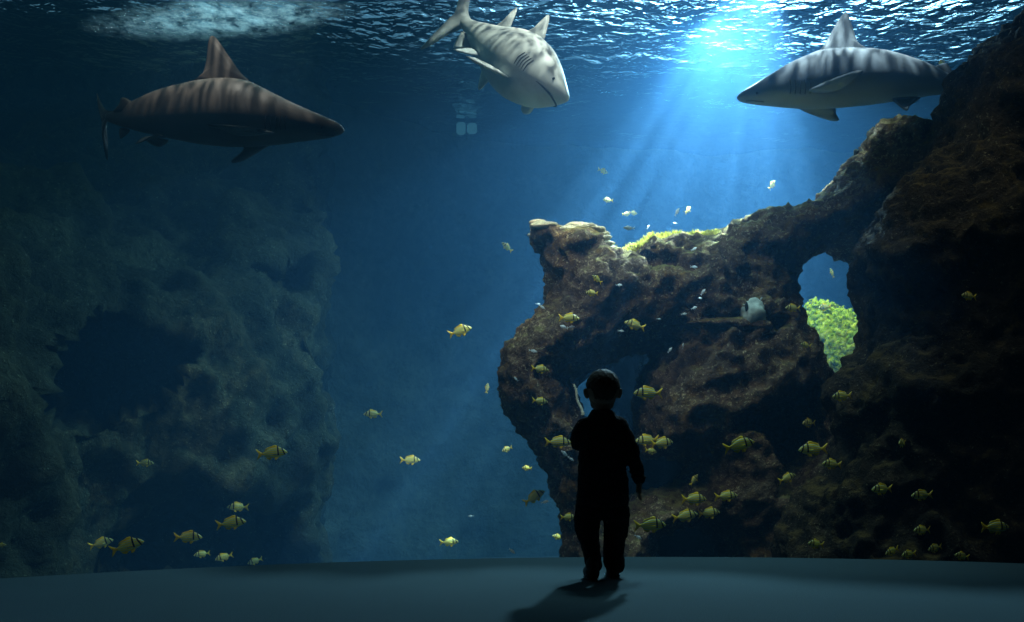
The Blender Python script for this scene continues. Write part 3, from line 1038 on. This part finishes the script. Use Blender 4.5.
def fish_mesh(slim=1.0):
    """deep-bodied fish, unit length, nose at +x"""
    bm = bmesh.new()
    s = slim
    rows = [(0.50, 0, -0.02 * s, -0.035 * s, 0.008), (0.47, 0, 0.02 * s, -0.06 * s, 0.025), (0.40, 0, 0.085 * s, -0.10 * s, 0.045), (0.30, 0, 0.150 * s, -0.14 * s, 0.062),
            (0.17, 0, 0.185 * s, -0.165 * s, 0.070), (0.02, 0, 0.175 * s, -0.165 * s, 0.066), (-0.12, 0, 0.125 * s, -0.13 * s, 0.050), (-0.22, 0, 0.07 * s, -0.08 * s, 0.032),
            (-0.30, 0, 0.036 * s, -0.042 * s, 0.018), (-0.34, 0, 0.034 * s, -0.04 * s, 0.012)]
    body(bm, rows, 14, 3)
    fin(bm, [(-0.31, 0, .03 * s), (-0.38, 0, .09 * s), (-0.48, 0, .17 * s), (-0.50, 0, .16 * s), (-0.44, 0, .05 * s), (-0.42, 0, 0), (-0.44, 0, -.06 * s), (-0.50, 0, -.17 * s), (-0.47, 0, -.17 * s), (-0.38, 0, -.09 * s), (-0.31, 0, -.035 * s)], 0.006, (0, 1, 0))
    fin(bm, [(0.24, 0, .15 * s), (0.18, 0, .235 * s), (0.08, 0, .25 * s), (-0.02, 0, .215 * s), (-0.12, 0, .19 * s), (-0.20, 0, .15 * s), (-0.22, 0, .06 * s), (0.0, 0, .15 * s)], 0.006, (0, 1, 0))
    fin(bm, [(-0.02, 0, -.15 * s), (-0.07, 0, -.215 * s), (-0.14, 0, -.20 * s), (-0.20, 0, -.15 * s), (-0.21, 0, -.07 * s)], 0.005, (0, 1, 0))
    for q in (-1, 1):
        fin(bm, [(0.20, q * .03, -.14 * s), (0.13, q * .06, -.23 * s), (0.07, q * .06, -.235 * s), (0.09, q * .03, -.15 * s)], 0.004, (0, 1, .3))
        fin(bm, [(0.18, q * .065, -.03 * s), (0.08, q * .12, -.01 * s), (0.02, q * .13, -.05 * s), (0.06, q * .10, -.08 * s), (0.15, q * .067, -.07 * s)], 0.004, (0.3, 1, 0))
    dark_bits(bm, [('eye', Vector((0.385, q * 0.042, 0.025 * s)), 0.017) for q in (-1, 1)])
    bmesh.ops.recalc_face_normals(bm, faces=bm.faces)
    me = bpy.data.meshes.new('fish')
    bm.to_mesh(me)
    bm.free()
    return me


FM = fish_mesh()
silver_m = plain('silver_fish_skin', (0.92, 0.95, 0.95), 0.3, 0.05, 8, spec=0.6)
nt = silver_m.node_tree
tl = N(nt, 'ShaderNodeBsdfTranslucent')
tl.inputs[0].default_value = (0.95, 0.97, 0.95, 1)
mx = N(nt, 'ShaderNodeMixShader', Fac=0.45)
o_ = next(n for n in nt.nodes if n.type == 'OUTPUT_MATERIAL')
L(nt, o_.inputs[0].links[0].from_socket, mx.inputs[1])
L(nt, tl.outputs[0], mx.inputs[2])
L(nt, mx.outputs[0], o_.inputs[0])
SM = fish_mesh(0.75)
first = {}


def put_fish(kind, px, py, ln, dr, tilt, yaw, label):
    me, mats, name, grp, size = {'y': (FM, [fish_m, eye_m], 'striped_fish', 'yellow striped fish with two dark bars', 0.20),
                                 's': (SM, [silver_m, eye_m], 'silver_fish', 'tiny bright silver fish', 0.07)}[kind]
    app = ln / max(0.3, abs(math.cos(math.radians(yaw))))
    dep = F * size / app
    hit = hit_depth(px, py)
    lo = 5.35 if px > 60 else 4.9
    dep = max(lo, min(dep, hit - 0.32, 8.8))
    if dep > hit - 0.12:
        dep = hit - 0.14
    if kind not in first:
        o = link(name, me, mats)
        first[kind] = o
    else:
        o = first[kind].copy()
        COL.objects.link(o)
    o.location = at(px, py, dep)
    o.scale = [app * dep / F] * 3
    rz = yaw if dr > 0 else 180 + yaw
    o.rotation_euler = (0, -math.radians(tilt), math.radians(rz))
    tag(o, label, 'fish', grp)
    return o


Y = [
    # left part of the tank
    (145, 463, 16, 1, 0, 15, 'small dim yellow fish facing right below the cave, highest at the far left'),
    (272, 453, 30, 1, 6, 10, 'bright yellow barred fish facing right alone in the dark left of centre'),
    (238, 507, 20, -1, 2, 20, 'dull yellow fish facing left, topmost of the cluster at lower left'),
    (231, 523, 29, 1, 8, 10, 'large yellow fish facing right just under the dull left-facing fish'),
    (188, 537, 27, 1, 0, 10, 'yellow striped fish facing right at the middle of the lower left cluster'),
    (202, 554, 14, -1, -5, 30, 'small pale yellow fish facing left below the middle of the lower left cluster'),
    (224, 557, 17, -1, -14, 20, 'small yellow fish facing left with raised tail above the carpet edge'),
    (255, 561, 14, -1, -16, 25, 'small pale fish lowest and rightmost of the lower left cluster'),
    (127, 546, 33, 1, 18, 10, 'large brownish yellow fish tilted nose up at the lower left'),
    (101, 543, 21, 1, 16, 25, 'dim brownish fish half lost in the dark at far lower left'),
    (1, 545, 9, 1, 0, 20, 'tiny yellow fish cut off by the left edge of the picture'),
    # open water
    (460, 331, 24, 1, 20, 15, 'yellow fish nose up alone in open blue water left of the arch'),
    (373, 414, 18, -1, 0, 20, 'pale yellow fish facing left in open water, farthest left of the middle group'),
    (410, 460, 20, 1, 0, 15, 'yellow fish facing right in open water at mid depth'),
    (449, 542, 19, 1, 2, 15, 'yellow fish facing right low in open water just above the carpet'),
    (487, 388, 9, 1, 80, 30, 'tiny upright yellow fish in open water next to the arch'),
    (507, 449, 11, -1, -20, 30, 'tiny yellow fish by the lower left edge of the arch'),
    (527, 468, 10, -1, 5, 30, 'tiny dull yellow fish under the slanting left leg of the arch'),
    (534, 497, 24, 1, 30, 15, 'yellow fish nose up left of the boy at knee height'),
    (507, 247, 13, -1, 38, 20, 'dark brownish fish tilted in open water level with the arch top'),
    (558, 537, 12, -1, 15, 20, "small bright greenish fish left of the boy's shins"),
    (568, 517, 16, 1, 0, 20, "yellow fish half hidden behind the boy's left knee"),
    (558, 442, 27, 1, 0, 10, "large yellow fish nosing behind the boy's raised elbow"),
    # on the arch left limb
    (540, 369, 18, 1, -4, 20, 'orange yellow fish before the left limb of the arch'),
    (540, 401, 16, 1, -4, 25, 'dull orange fish below the orange yellow one on the left limb'),
    (569, 318, 21, 1, 0, 15, 'orange yellow fish facing right below the flat corner of the arch'),
    (597, 279, 12, -1, 35, 20, 'small yellow fish tilted tail down in front of the upper arch'),
    (592, 293, 13, -1, 0, 25, 'small dark yellow fish before the upper arch under the tilted one'),
    (635, 325, 22, -1, 15, 15, 'orange yellow fish high on the arch above the main opening'),
    # above the crest
    (603, 171, 11, 1, -12, 25, 'highest small yellow fish in blue water above the arch'),
    (608, 200, 11, -1, 0, 20, 'small yellow fish second from the top above the arch'),
    (633, 213, 9, 1, 0, 30, 'small pale yellow fish, right one of the touching pair above the crest'),
    (626, 214, 9, 1, 10, 30, 'small pale yellow fish, left one of the touching pair above the crest'),
    (688, 210, 9, 1, 40, 45, 'small brown yellow fish above the right end of the weed'),
    (772, 185, 11, 1, 50, 30, 'small greenish yellow fish in the light beams below the right shark'),
    (941, 64, 13, 1, 40, 30, 'dark yellow fish near the tail of the right shark beside the boulder'),
    # opening at right
    (832, 273, 9, -1, 60, 30, 'tiny yellow fish inside the round opening at the right'),
    (825, 307, 15, -1, -8, 20, 'dark fish silhouetted just above the green algae clump'),
    (793, 308, 17, -1, 0, 20, 'dim brown fish left of the round opening'),
    (806, 345, 12, -1, 10, 20, 'small orange fish left of the green algae clump'),
    (969, 296, 18, -1, 4, 20, 'dim orange yellow fish alone before the dark boulder at the right'),
    # middle group right of the boy
    (648, 393, 30, -1, 0, 10, "bright yellow fish facing left beside the boy's head"),
    (647, 440, 25, -1, -4, 15, "blue and yellow striped fish facing left by the boy's shoulder"),
    (662, 443, 24, 1, 5, 25, "dusky yellow fish facing right behind the striped fish at the boy's shoulder"),
    (651, 451, 13, 1, -10, 30, "small orange fish under the crossing pair by the boy's shoulder"),
    (739, 445, 33, 1, 14, 10, 'large striped fish nose up in front of the dark gap in the rock'),
    (694, 480, 13, 1, 50, 30, 'small dim yellow fish above the group on the rock hump'),
    (694, 499, 27, 1, 0, 20, 'dim yellow fish at the upper left of the group on the rock hump'),
    (726, 496, 24, 1, 4, 10, 'yellow fish rightmost of the group on the rock hump'),
    (685, 516, 27, 1, 10, 10, 'striped fish in the front row of the hump group, left one'),
    (709, 513, 24, 1, 4, 20, 'striped fish in the front row of the hump group, right one'),
    (650, 525, 33, 1, 2, 8, "largest striped fish facing right low beside the boy's leg"),
    # right rocks
    (842, 396, 22, -1, -4, 15, 'dim yellow fish facing left below the round opening'),
    (809, 423, 17, -1, 0, 35, 'small fish turned half away over the dark gap in the rock'),
    (813, 449, 31, -1, -2, 10, 'large striped fish with orange tail facing left by the dark gap'),
    (832, 464, 22, -1, 5, 20, 'dim pale fish just below and right of the orange-tailed fish'),
    (787, 478, 20, 1, 20, 20, 'pale yellow fish nose up at the lower edge of the dark gap'),
    (902, 443, 13, -1, 0, 50, 'small pale fish turned away on the dark boulder'),
    (882, 489, 24, -1, 0, 20, 'faint pale fish facing left on the dark lower boulder'),
    (922, 495, 24, -1, -2, 12, 'clear yellow fish facing left right of the faint pale fish'),
    (922, 530, 20, -1, 0, 20, 'dim yellow fish directly below the clear left-facing yellow fish'),
    (816, 544, 19, -1, 8, 25, 'yellow fish low on the rock just above the carpet, right of centre'),
    (892, 551, 17, -1, -16, 25, 'leftmost of the row of yellow fish along the carpet edge at right'),
    (909, 554, 17, -1, -4, 20, 'second from the left in the row of yellow fish along the carpet edge'),
    (935, 548, 18, -1, -8, 25, 'pale third fish in the row along the carpet edge at right'),
    (962, 556, 18, -1, 10, 20, 'rightmost fish of the row along the carpet edge, half below it'),
    (995, 527, 31, 1, 0, 10, 'large yellow fish facing right at the lower right corner'),
]
for r_ in Y:
    put_fish('y', *r_)
S = [
    (545, 502, 9, 1, 12, 10, "bright white fish just left of the boy's thigh"),
    (512, 551, 8, 1, -40, 20, 'silver fish tilted low in open water near the carpet'),
    (471, 516, 6, -1, 0, 20, 'tiny faint silver fish alone low in open water'),
    (565, 454, 10, -1, 40, 20, "silver fish glinting below the boy's raised elbow"),
    (571, 459, 7, 1, -30, 20, "smaller silver fish beside the glinting one under the elbow"),
    (564, 327, 9, -1, 20, 15, 'silver fish under the orange fish below the flat corner, left one'),
    (571, 327, 8, 1, 10, 15, 'silver fish under the orange fish below the flat corner, right one'),
    (538, 304, 5, 1, 0, 15, 'silver fish at the notch on the arch left edge, upper one'),
    (542, 307, 7, 1, -30, 15, 'silver fish at the notch on the arch left edge, lower one'),
    (533, 351, 9, 1, -10, 15, 'silver fish on the upper left limb of the arch'),
    (516, 379, 6, -1, 40, 20, 'tiny silver fish at the bulge of the left limb'),
    (629, 228, 12, -1, 0, 15, 'white fish skimming the weed on the crest'),
    (677, 212, 9, 1, 60, 20, 'white fish nose up above the right half of the weed'),
    (675, 223, 5, -1, 0, 20, 'tiny white fish close above the weed'),
    (648, 227, 5, 1, 60, 20, 'tiny white fish upright beside the pale yellow coral lump'),
    (619, 285, 7, 1, 5, 20, 'silver fish in front of the upper arch face'),
    (659, 319, 5, 1, 0, 20, 'silver speck of a fish left of the rock ledge'),
    (621, 331, 7, 1, 0, 20, 'silver fish under the orange yellow fish high on the arch'),
    (703, 292, 8, 1, 50, 20, 'silver fish above the rock ledge, upper of two'),
    (700, 298, 5, 1, 0, 20, 'silver fish above the rock ledge, lower of two'),
    (694, 249, 7, 1, 30, 20, 'silver fish below the right end of the weed, upper one'),
    (694, 267, 8, 1, 0, 20, 'silver fish below the right end of the weed, lower one'),
    (684, 314, 7, 1, 10, 20, 'silver fish just above the pointed tip of the rock ledge'),
    (694, 308, 7, 1, 20, 20, 'silver fish right of the one above the ledge tip'),
    (670, 350, 7, 1, 50, 20, 'silver fish below the ledge tip, left one'),
    (683, 346, 6, 1, 85, 20, 'silver fish below the ledge tip, upright right one'),
    (640, 366, 8, 1, 80, 20, "upright silver fish in the opening right above the boy's head"),
    (638, 537, 9, 1, -30, 20, "silver fish under the largest striped fish by the boy's leg"),
    (701, 551, 7, 1, 0, 20, 'pale fish low in the shaded hollow at the carpet edge'),
    (761, 299, 5, 1, 50, 20, 'silver speck of a fish right above the pale sponge'),
]
for r_ in S:
    put_fish('s', *r_)

# ------------------------------------------------------------------ the boy
skin_m = plain('skin', (0.20, 0.125, 0.09), 0.6, 0.1, 20)
hair_m = plain('brown_hair', (0.045, 0.028, 0.018), 0.7, 0.5, 60, 0.5)
knit_m = plain('dark_knit', (0.018, 0.018, 0.022), 0.95, 0.4, 90, 0.4, spec=0.1)
cloth_m = plain('dark_trousers', (0.014, 0.014, 0.016), 0.95, 0.3, 40, 0.3, spec=0.1)
shoe_m = plain('dark_shoe', (0.012, 0.012, 0.014), 0.7, 0.2, 20)


def capsule(bm, p0, r0, p1, r1, n=14, sq=1.0):
    p0, p1 = Vector(p0), Vector(p1)
    ax = (p1 - p0)
    ln = ax.length
    q = ax.to_track_quat('Z', 'Y').to_matrix()
    rings = []
    for t in range(-4, 0):
        a = t / 4 * math.pi / 2
        rings.append((r0 * math.sin(a), r0 * math.cos(a)))
    rings.append((0, r0))
    rings.append((ln, r1))
    for t in range(1, 5):
        a = t / 4 * math.pi / 2
        rings.append((ln + r1 * math.sin(a), r1 * math.cos(a)))
    prev = None
    for z, r in rings:
        ring = [bm.verts.new(p0 + q @ Vector((max(r, 1e-4) * math.cos(2 * math.pi * k / n), sq * max(r, 1e-4) * math.sin(2 * math.pi * k / n), z))) for k in range(n)]
        if prev:
            for k in range(n):
                bm.faces.new((prev[k], prev[(k + 1) % n], ring[(k + 1) % n], ring[k]))
        else:
            bm.faces.new(list(reversed(ring)))
        prev = ring
    bm.faces.new(prev)


def chain(bm, pts):
    for (p0, r0), (p1, r1) in zip(pts, pts[1:]):
        capsule(bm, p0, r0, p1, r1)


def ellipsoid(bm, c, r, rot=None):
    m = Matrix.Translation(c)
    if rot:
        m = m @ Euler(rot).to_matrix().to_4x4()
    bmesh.ops.create_uvsphere(bm, u_segments=24, v_segments=16, radius=1, matrix=m @ Matrix.Diagonal((r[0], r[1], r[2], 1)))


def loft(bm, secs, n=28):
    prev = None
    for (z, cx, cy, hw, hd) in secs:
        ring = []
        for k in range(n):
            a = 2 * math.pi * k / n
            c_, s_ = math.cos(a), math.sin(a)
            ring.append(bm.verts.new((cx + hw * math.copysign(abs(c_) ** 0.8, c_), cy + hd * math.copysign(abs(s_) ** 0.8, s_), z)))
        if prev:
            for k in range(n):
                bm.faces.new((prev[k], prev[(k + 1) % n], ring[(k + 1) % n], ring[k]))
        else:
            bm.faces.new(list(reversed(ring)))
        prev = ring
    bm.faces.new(prev)


def fuse(bm, voxel, it=4):
    me = bpy.data.meshes.new('fused')
    bmesh.ops.recalc_face_normals(bm, faces=bm.faces)
    bm.to_mesh(me)
    bm.free()
    return remeshed(me, voxel, it)


def hand(bm, wrist, direction, thumb_dir, s=1.0, curl=0.35):
    """palm, four unequal bent fingers and a thumb leaving the side of the palm"""
    d = Vector(direction).normalized()
    w = Vector(thumb_dir)
    w = (w - d * w.dot(d)).normalized()
    nrm = d.cross(w)
    wr = Vector(wrist)
    palm_l = 0.042 * s
    for k in (-1, 0, 1):
        capsule(bm, wr + w * (0.006 * k * s), 0.0105 * s, wr + d * palm_l + w * (0.0105 * k * s), 0.0095 * s)
    for i, ln in enumerate((0.034, 0.039, 0.036, 0.028)):
        off = (1.5 - i) * 0.0095 * s
        p = wr + d * palm_l + w * off
        prev, dirv = p, d.copy()
        for j, f_ in enumerate((0.45, 0.32, 0.23)):
            dirv = (dirv + nrm * curl * (0.5 + 0.4 * j)).normalized()
            nx = prev + dirv * ln * f_ * s
            capsule(bm, prev, (0.0056 - 0.0006 * j) * s, nx, (0.0052 - 0.0006 * j) * s, 8)
            prev = nx
    p = wr + d * (0.010 * s) + w * (0.011 * s)
    m1 = p + (d * 0.55 + w * 0.75 + nrm * 0.25).normalized() * 0.022 * s
    m2 = m1 + (d * 0.9 + w * 0.2 + nrm * 0.3).normalized() * 0.019 * s
    capsule(bm, p, 0.008 * s, m1, 0.0068 * s, 8)
    capsule(bm, m1, 0.0066 * s, m2, 0.0054 * s, 8)


HX = 0.008
bm = bmesh.new()
# head
ellipsoid(bm, (HX, -0.006, 0.838), (0.072, 0.084, 0.078))
ellipsoid(bm, (HX, 0.022, 0.800), (0.060, 0.060, 0.058))
capsule(bm, (HX - 0.018, 0.03, 0.775), 0.036, (HX + 0.018, 0.03, 0.775), 0.036)
ellipsoid(bm, (HX, 0.058, 0.768), (0.022, 0.018, 0.016))
for s in (-1, 1):
    ellipsoid(bm, (HX + s * 0.074, -0.004, 0.814), (0.010, 0.017, 0.024), (0, s * 0.25, -s * 0.35))
    ellipsoid(bm, (HX + s * 0.032, 0.062, 0.795), (0.024, 0.020, 0.022))
capsule(bm, (HX, 0.076, 0.822), 0.007, (HX, 0.089, 0.803), 0.0095)
capsule(bm, (HX - 0.013, 0.078, 0.782), 0.0045, (HX + 0.013, 0.078, 0.782), 0.0045)
# neck and trunk under the clothes
capsule(bm, (0.004, -0.008, 0.69), 0.036, (HX, -0.004, 0.79), 0.034)
loft(bm, [(0.30, 0.004, 0, 0.085, 0.06), (0.45, 0.004, 0, 0.085, 0.062), (0.60, 0.004, -0.002, 0.085, 0.06), (0.69, 0.004, -0.004, 0.07, 0.045), (0.71, 0.004, -0.005, 0.04, 0.035)])
chain(bm, [((0.088, -0.002, 0.672), 0.03), ((0.134, -0.004, 0.548), 0.025), ((0.168, 0.016, 0.43), 0.017)])
hand(bm, (0.171, 0.019, 0.420), (-0.04, 0.03, -1), (-0.25, 1, 0), 1.0, 0.30)
chain(bm, [((-0.082, -0.002, 0.672), 0.03), ((-0.098, 0.035, 0.605), 0.025), ((-0.045, 0.125, 0.672), 0.017)])
hand(bm, (-0.040, 0.128, 0.684), (0.45, -0.05, 1), (0.6, -0.6, -0.2), 1.0, 0.4)
for s, yo in ((-1, -0.02), (1, 0.03)):
    chain(bm, [((s * 0.05 + 0.004, 0, 0.33), 0.05), ((s * 0.052 + 0.004, yo * 0.4 + 0.012, 0.20), 0.036), ((s * 0.05 + 0.004, yo - 0.01, 0.06), 0.026)])
me = fuse(bm, 0.0028, 3)
boy = link('person', me, skin_m)
tag(boy, 'small boy in dark jumper and trousers, seen from behind, standing on the carpet', 'person')

for s in (-1, 1):
    bm = bmesh.new()
    ellipsoid(bm, (HX + s * 0.030, 0.0745, 0.826), (0.010, 0.006, 0.0075))
    link('eye', bm, eye_m, boy)

# hair: short cap over skull
bm = bmesh.new()
bmesh.ops.create_icosphere(bm, subdivisions=5, radius=1)
dele = []
for v in bm.verts:
    n = v.co.copy()
    side = float(smoothstep(0.45, 0.85, abs(n.x)))
    lim = -0.88 + 0.80 * side if n.y < -0.1 else -0.88 + 0.80 * side + (1.40 - 0.80 * side) * min(1, (n.y + 0.1) / 0.6)
    if n.z < lim:
        dele.append(v)
    k = 1.0 + 0.05 * abs(noise.noise(n * 5)) + 0.035 * noise.noise(n * 16) * max(0, n.z)
    if n.z < 0:
        k *= 1 + 0.10 * n.z
    v.co = Vector((HX + n.x * 0.0748 * k, -0.008 + n.y * 0.087 * k, 0.838 + n.z * 0.082 * k))
bmesh.ops.delete(bm, geom=dele, context='VERTS')
hair = link('hair', bm, hair_m, boy)
so = hair.modifiers.new('thick', 'SOLIDIFY')
so.thickness = 0.006
so.offset = -1

# jumper
bm = bmesh.new()
loft(bm, [(0.318, 0.006, 0, 0.114, 0.085), (0.34, 0.006, 0, 0.118, 0.088), (0.42, 0.006, 0, 0.110, 0.083), (0.52, 0.006, -0.002, 0.104, 0.078), (0.60, 0.006, -0.004, 0.099, 0.072),
          (0.66, 0.006, -0.005, 0.094, 0.062), (0.695, 0.006, -0.006, 0.080, 0.052), (0.722, 0.006, -0.006, 0.056, 0.046), (0.742, 0.007, -0.006, 0.043, 0.042)])
chain(bm, [((0.080, -0.004, 0.672), 0.040), ((0.112, -0.006, 0.612), 0.037), ((0.139, -0.004, 0.545), 0.034), ((0.158, 0.006, 0.480), 0.029), ((0.169, 0.016, 0.440), 0.029)])
for k in range(4):
    p = Vector((0.139, -0.004, 0.545)).lerp(Vector((0.169, 0.016, 0.440)), 0.2 + k * 0.25)
    ellipsoid(bm, p, (0.034, 0.033, 0.010))
chain(bm, [((-0.070, -0.004, 0.672), 0.040), ((-0.096, 0.018, 0.622), 0.039), ((-0.098, 0.032, 0.602), 0.038), ((-0.070, 0.085, 0.635), 0.032), ((-0.048, 0.120, 0.668), 0.028)])
me = fuse(bm, 0.005, 3)
rough(me, [(0.006, 16, False), (0.003, 40, False)], 5)
link('jumper', me, knit_m, boy)

# baggy trousers
bm = bmesh.new()
loft(bm, [(0.26, 0.004, 0, 0.106, 0.070), (0.30, 0.004, 0, 0.112, 0.080), (0.345, 0.004, 0, 0.110, 0.080), (0.37, 0.004, 0, 0.103, 0.075)])
chain(bm, [((-0.054, 0.0, 0.31), 0.060), ((-0.064, 0.004, 0.25), 0.059), ((-0.055, 0.0, 0.18), 0.048), ((-0.040, -0.030, 0.10), 0.040), ((-0.040, -0.040, 0.065), 0.037)])
chain(bm, [((0.062, 0.0, 0.31), 0.058), ((0.070, 0.016, 0.245), 0.056), ((0.066, 0.022, 0.17), 0.049), ((0.056, 0.024, 0.10), 0.045), ((0.062, 0.024, 0.060), 0.048)])
me = fuse(bm, 0.005, 2)
rough(me, [(0.009, 11, False), (0.003, 35, False)], 15)
link('trousers', me, cloth_m, boy)

# shoes
for s, cx, cy in ((-1, -0.044, -0.045), (1, 0.056, 0.045)):
    bm = bmesh.new()
    capsule(bm, (cx, cy - 0.028, 0.034), 0.032, (cx + s * 0.006, cy + 0.055, 0.028), 0.030)
    capsule(bm, (cx, cy - 0.02, 0.06), 0.028, (cx, cy - 0.02, 0.075), 0.028)
    me = fuse(bm, 0.004, 2)
    co = get_co(me)
    co[:, 2] = np.maximum(co[:, 2], 0.006)
    set_co(me, co)
    sh = link('shoe', me, shoe_m, boy)
    bm = bmesh.new()
    ellipsoid(bm, (cx + s * 0.003, cy + 0.014, 0.010), (0.033, 0.078, 0.009))
    for v in bm.verts:
        v.co.z = min(max(v.co.z, 0.001), 0.014)
    link('sole', bm, shoe_m, sh)
boy.location = ((601 - CX) / F * 3.97, 3.97, 0.0)

# ------------------------------------------------------------------ light
def lamp(name, kind, loc, target, power, color, size=0.05, angle=60, blend=0.5, gobo=None):
    l = bpy.data.lights.new(name, kind)
    l.energy = power
    l.color = color
    if kind == 'SPOT':
        l.spot_size = math.radians(angle)
        l.spot_blend = blend
        l.shadow_soft_size = size
    elif kind == 'AREA':
        l.shape = 'DISK'
        l.size = size
    else:
        l.shadow_soft_size = size
    if gobo:
        scale, lowv, hiv, power_ = gobo
        l.use_nodes = True
        nt = l.node_tree
        nt.nodes.clear()
        out = nt.nodes.new('ShaderNodeOutputLight')
        em = nt.nodes.new('ShaderNodeEmission')
        tc = nt.nodes.new('ShaderNodeTexCoord')
        nz = N(nt, 'ShaderNodeTexNoise', Scale=1.0, Detail=1.5, Roughness=0.5, Distortion=0.5)
        mp = N(nt, 'ShaderNodeMapping')
        mp.inputs['Scale'].default_value = scale
        L(nt, tc.outputs['Normal'], mp.inputs['Vector'])
        L(nt, mp.outputs[0], nz.inputs['Vector'])
        v = mth(nt, 'ABSOLUTE', mth(nt, 'MULTIPLY_ADD', nz.outputs[0], 2.0, -1.0))
        v = mth(nt, 'SUBTRACT', 1.0, mth(nt, 'MULTIPLY', v, 2.2), clamp=True)
        v = mth(nt, 'POWER', v, power_)
        L(nt, mth(nt, 'MULTIPLY_ADD', v, hiv, lowv), em.inputs['Strength'])
        L(nt, em.outputs[0], out.inputs[0])
    o = bpy.data.objects.new(name, l)
    COL.objects.link(o)
    o.location = loc
    d = Vector(target) - Vector(loc)
    o.rotation_euler = d.to_track_quat('-Z', 'Y').to_euler()
    return o


WHITE = (0.80, 0.93, 1.0)
lamp('main_lamp', 'SPOT', (2.45, 8.7, 5.45), (1.35, 7.8, 0.8), 3200, WHITE, 0.02, 50, 0.5, ((13, 13, 13), 0.02, 4.6, 3.6))
lamp('glow_lamp', 'SPOT', (2.45, 10.9, 5.65), (1.9, 9.6, 0), 2200, (0.55, 0.82, 1.0), 0.2, 150, 0.9)
lamp('left_shark_fill', 'SPOT', (-2.2, 6.1, 5.6), (-2.1, 7.0, 3.1), 170, (1.0, 0.92, 0.85), 0.02, 46, 0.8, ((34, 9, 9), 0.25, 2.4, 3.0))  # spot added out of view to throw rippled light on the left shark
lamp('mid_shark_fill', 'SPOT', (0.9, 6.7, 5.6), (0.0, 7.5, 3.8), 200, (1.0, 0.98, 0.9), 0.02, 50, 0.8, ((40, 22, 22), 0.14, 5.2, 3.4))  # unseen spot added to brighten the middle shark
lamp('right_shark_fill', 'SPOT', (2.4, 6.7, 5.7), (2.75, 7.5, 3.7), 260, WHITE, 0.02, 46, 0.8, ((30, 9, 9), 0.08, 3.2, 3.0))  # added above the frame to streak the right shark with light
lamp('front_fill', 'SPOT', (0.9, 5.9, 5.0), (0.6, 5.85, 0.0), 400, (0.55, 0.90, 1.0), 0.25, 66, 1.0)  # unseen spot added to light the carpet edge and front of the arch
lamp('algae_fill', 'SPOT', (3.15, 8.3, 5.3), tuple(CL), 900, WHITE, 0.05, 26, 0.7)  # added only to brighten the leafy clump
lamp('crest_fill', 'SPOT', (1.3, 5.4, 5.0), (0.45, 7.0, 2.48), 1300, (1.0, 0.93, 0.70), 0.05, 19, 0.8, ((8, 8, 8), 0.5, 1.5, 2.0))  # warm spot added for the pale crust on the crest
lamp('foam_fill', 'SPOT', (-3.4, 10.6, 7.6), (-3.6, 11.0, 5.8), 280, (0.6, 0.9, 1.0), 0.2, 120, 0.8)  # added above the water to whiten the foam streak
lamp('side_lamp', 'SPOT', (3.3, 7.3, 5.2), (0.4, 4.2, 0.0), 42, (0.6, 0.9, 1.0), 0.8, 40, 0.9)
lamp('fill_lamp', 'AREA', (-2.6, 8.2, 5.6), (-3.0, 9.2, 0), 11, (0.45, 1.0, 0.80), 3.0)  # soft teal light added to lift the left rock wall
lamp('arch_fill', 'SPOT', (-0.2, 5.0, 3.9), (0.85, 7.2, 1.2), 400, (1.0, 0.93, 0.82), 1.0, 66, 1.0)  # frontal light added near the glass to lift the arch face
lamp('fish_fill', 'SPOT', (-1.6, 4.6, 3.9), (-2.2, 6.6, 0.2), 60, (1.0, 0.98, 0.85), 0.3, 70, 1.0)  # added out of view so the fish at the left show yellow
lamp('boulder_fill', 'SPOT', (2.2, 4.65, 3.7), (2.5, 5.7, 0.5), 100, (0.85, 0.97, 0.92), 0.8, 76, 1.0)  # unseen light added to bring out the boulder's texture

# sky seen through the ripples
w = bpy.data.worlds.new('World')
SC.world = w
w.use_nodes = True
nt = w.node_tree
nt.nodes.clear()
out = nt.nodes.new('ShaderNodeOutputWorld')
bg = nt.nodes.new('ShaderNodeBackground')
tc = nt.nodes.new('ShaderNodeTexCoord')
vm = N(nt, 'ShaderNodeVectorMath', operation='DOT_PRODUCT')
L(nt, tc.outputs['Generated'], vm.inputs[0])
vm.inputs[1].default_value = Vector((0.30, 0.85, 0.50)).normalized()
dv = vm.outputs['Value']
colr = ramp(nt, dv, [(0.1, (0.12, 0.19, 0.22)), (0.6, (0.14, 0.26, 0.34)), (0.93, (0.15, 0.33, 0.50)), (0.985, (0.40, 0.70, 0.95)), (1.0, (1, 1, 1))])
st = mth(nt, 'ADD', mth(nt, 'MULTIPLY', mth(nt, 'POWER', mth(nt, 'MAXIMUM', dv, 0.0), 85), 50.0), 0.7)
L(nt, colr, bg.inputs[0])
L(nt, st, bg.inputs[1])
L(nt, bg.outputs[0], out.inputs[0])
w.cycles.sampling_method = 'NONE'

# ------------------------------------------------------------------ camera
cam = bpy.data.cameras.new('camera')
cam.sensor_width = 36
cam.lens = F / 1024 * 36
cam.shift_y = (HY - 311) / 1024
cam.clip_end = 200
co_ = bpy.data.objects.new('camera', cam)
COL.objects.link(co_)
co_.location = (0, 0, CH)
co_.rotation_euler = (math.pi / 2, 0, 0)
SC.camera = co_

cy = SC.cycles
cy.use_denoising = True
cy.max_bounces = 8
cy.diffuse_bounces = 2
cy.glossy_bounces = 3
cy.transmission_bounces = 4
cy.transparent_max_bounces = 16
cy.volume_bounces = 0
cy.sample_clamp_indirect = 4
cy.caustics_refractive = False
cy.caustics_reflective = False
SC.view_settings.view_transform = 'Standard'
SC.view_settings.look = 'None'
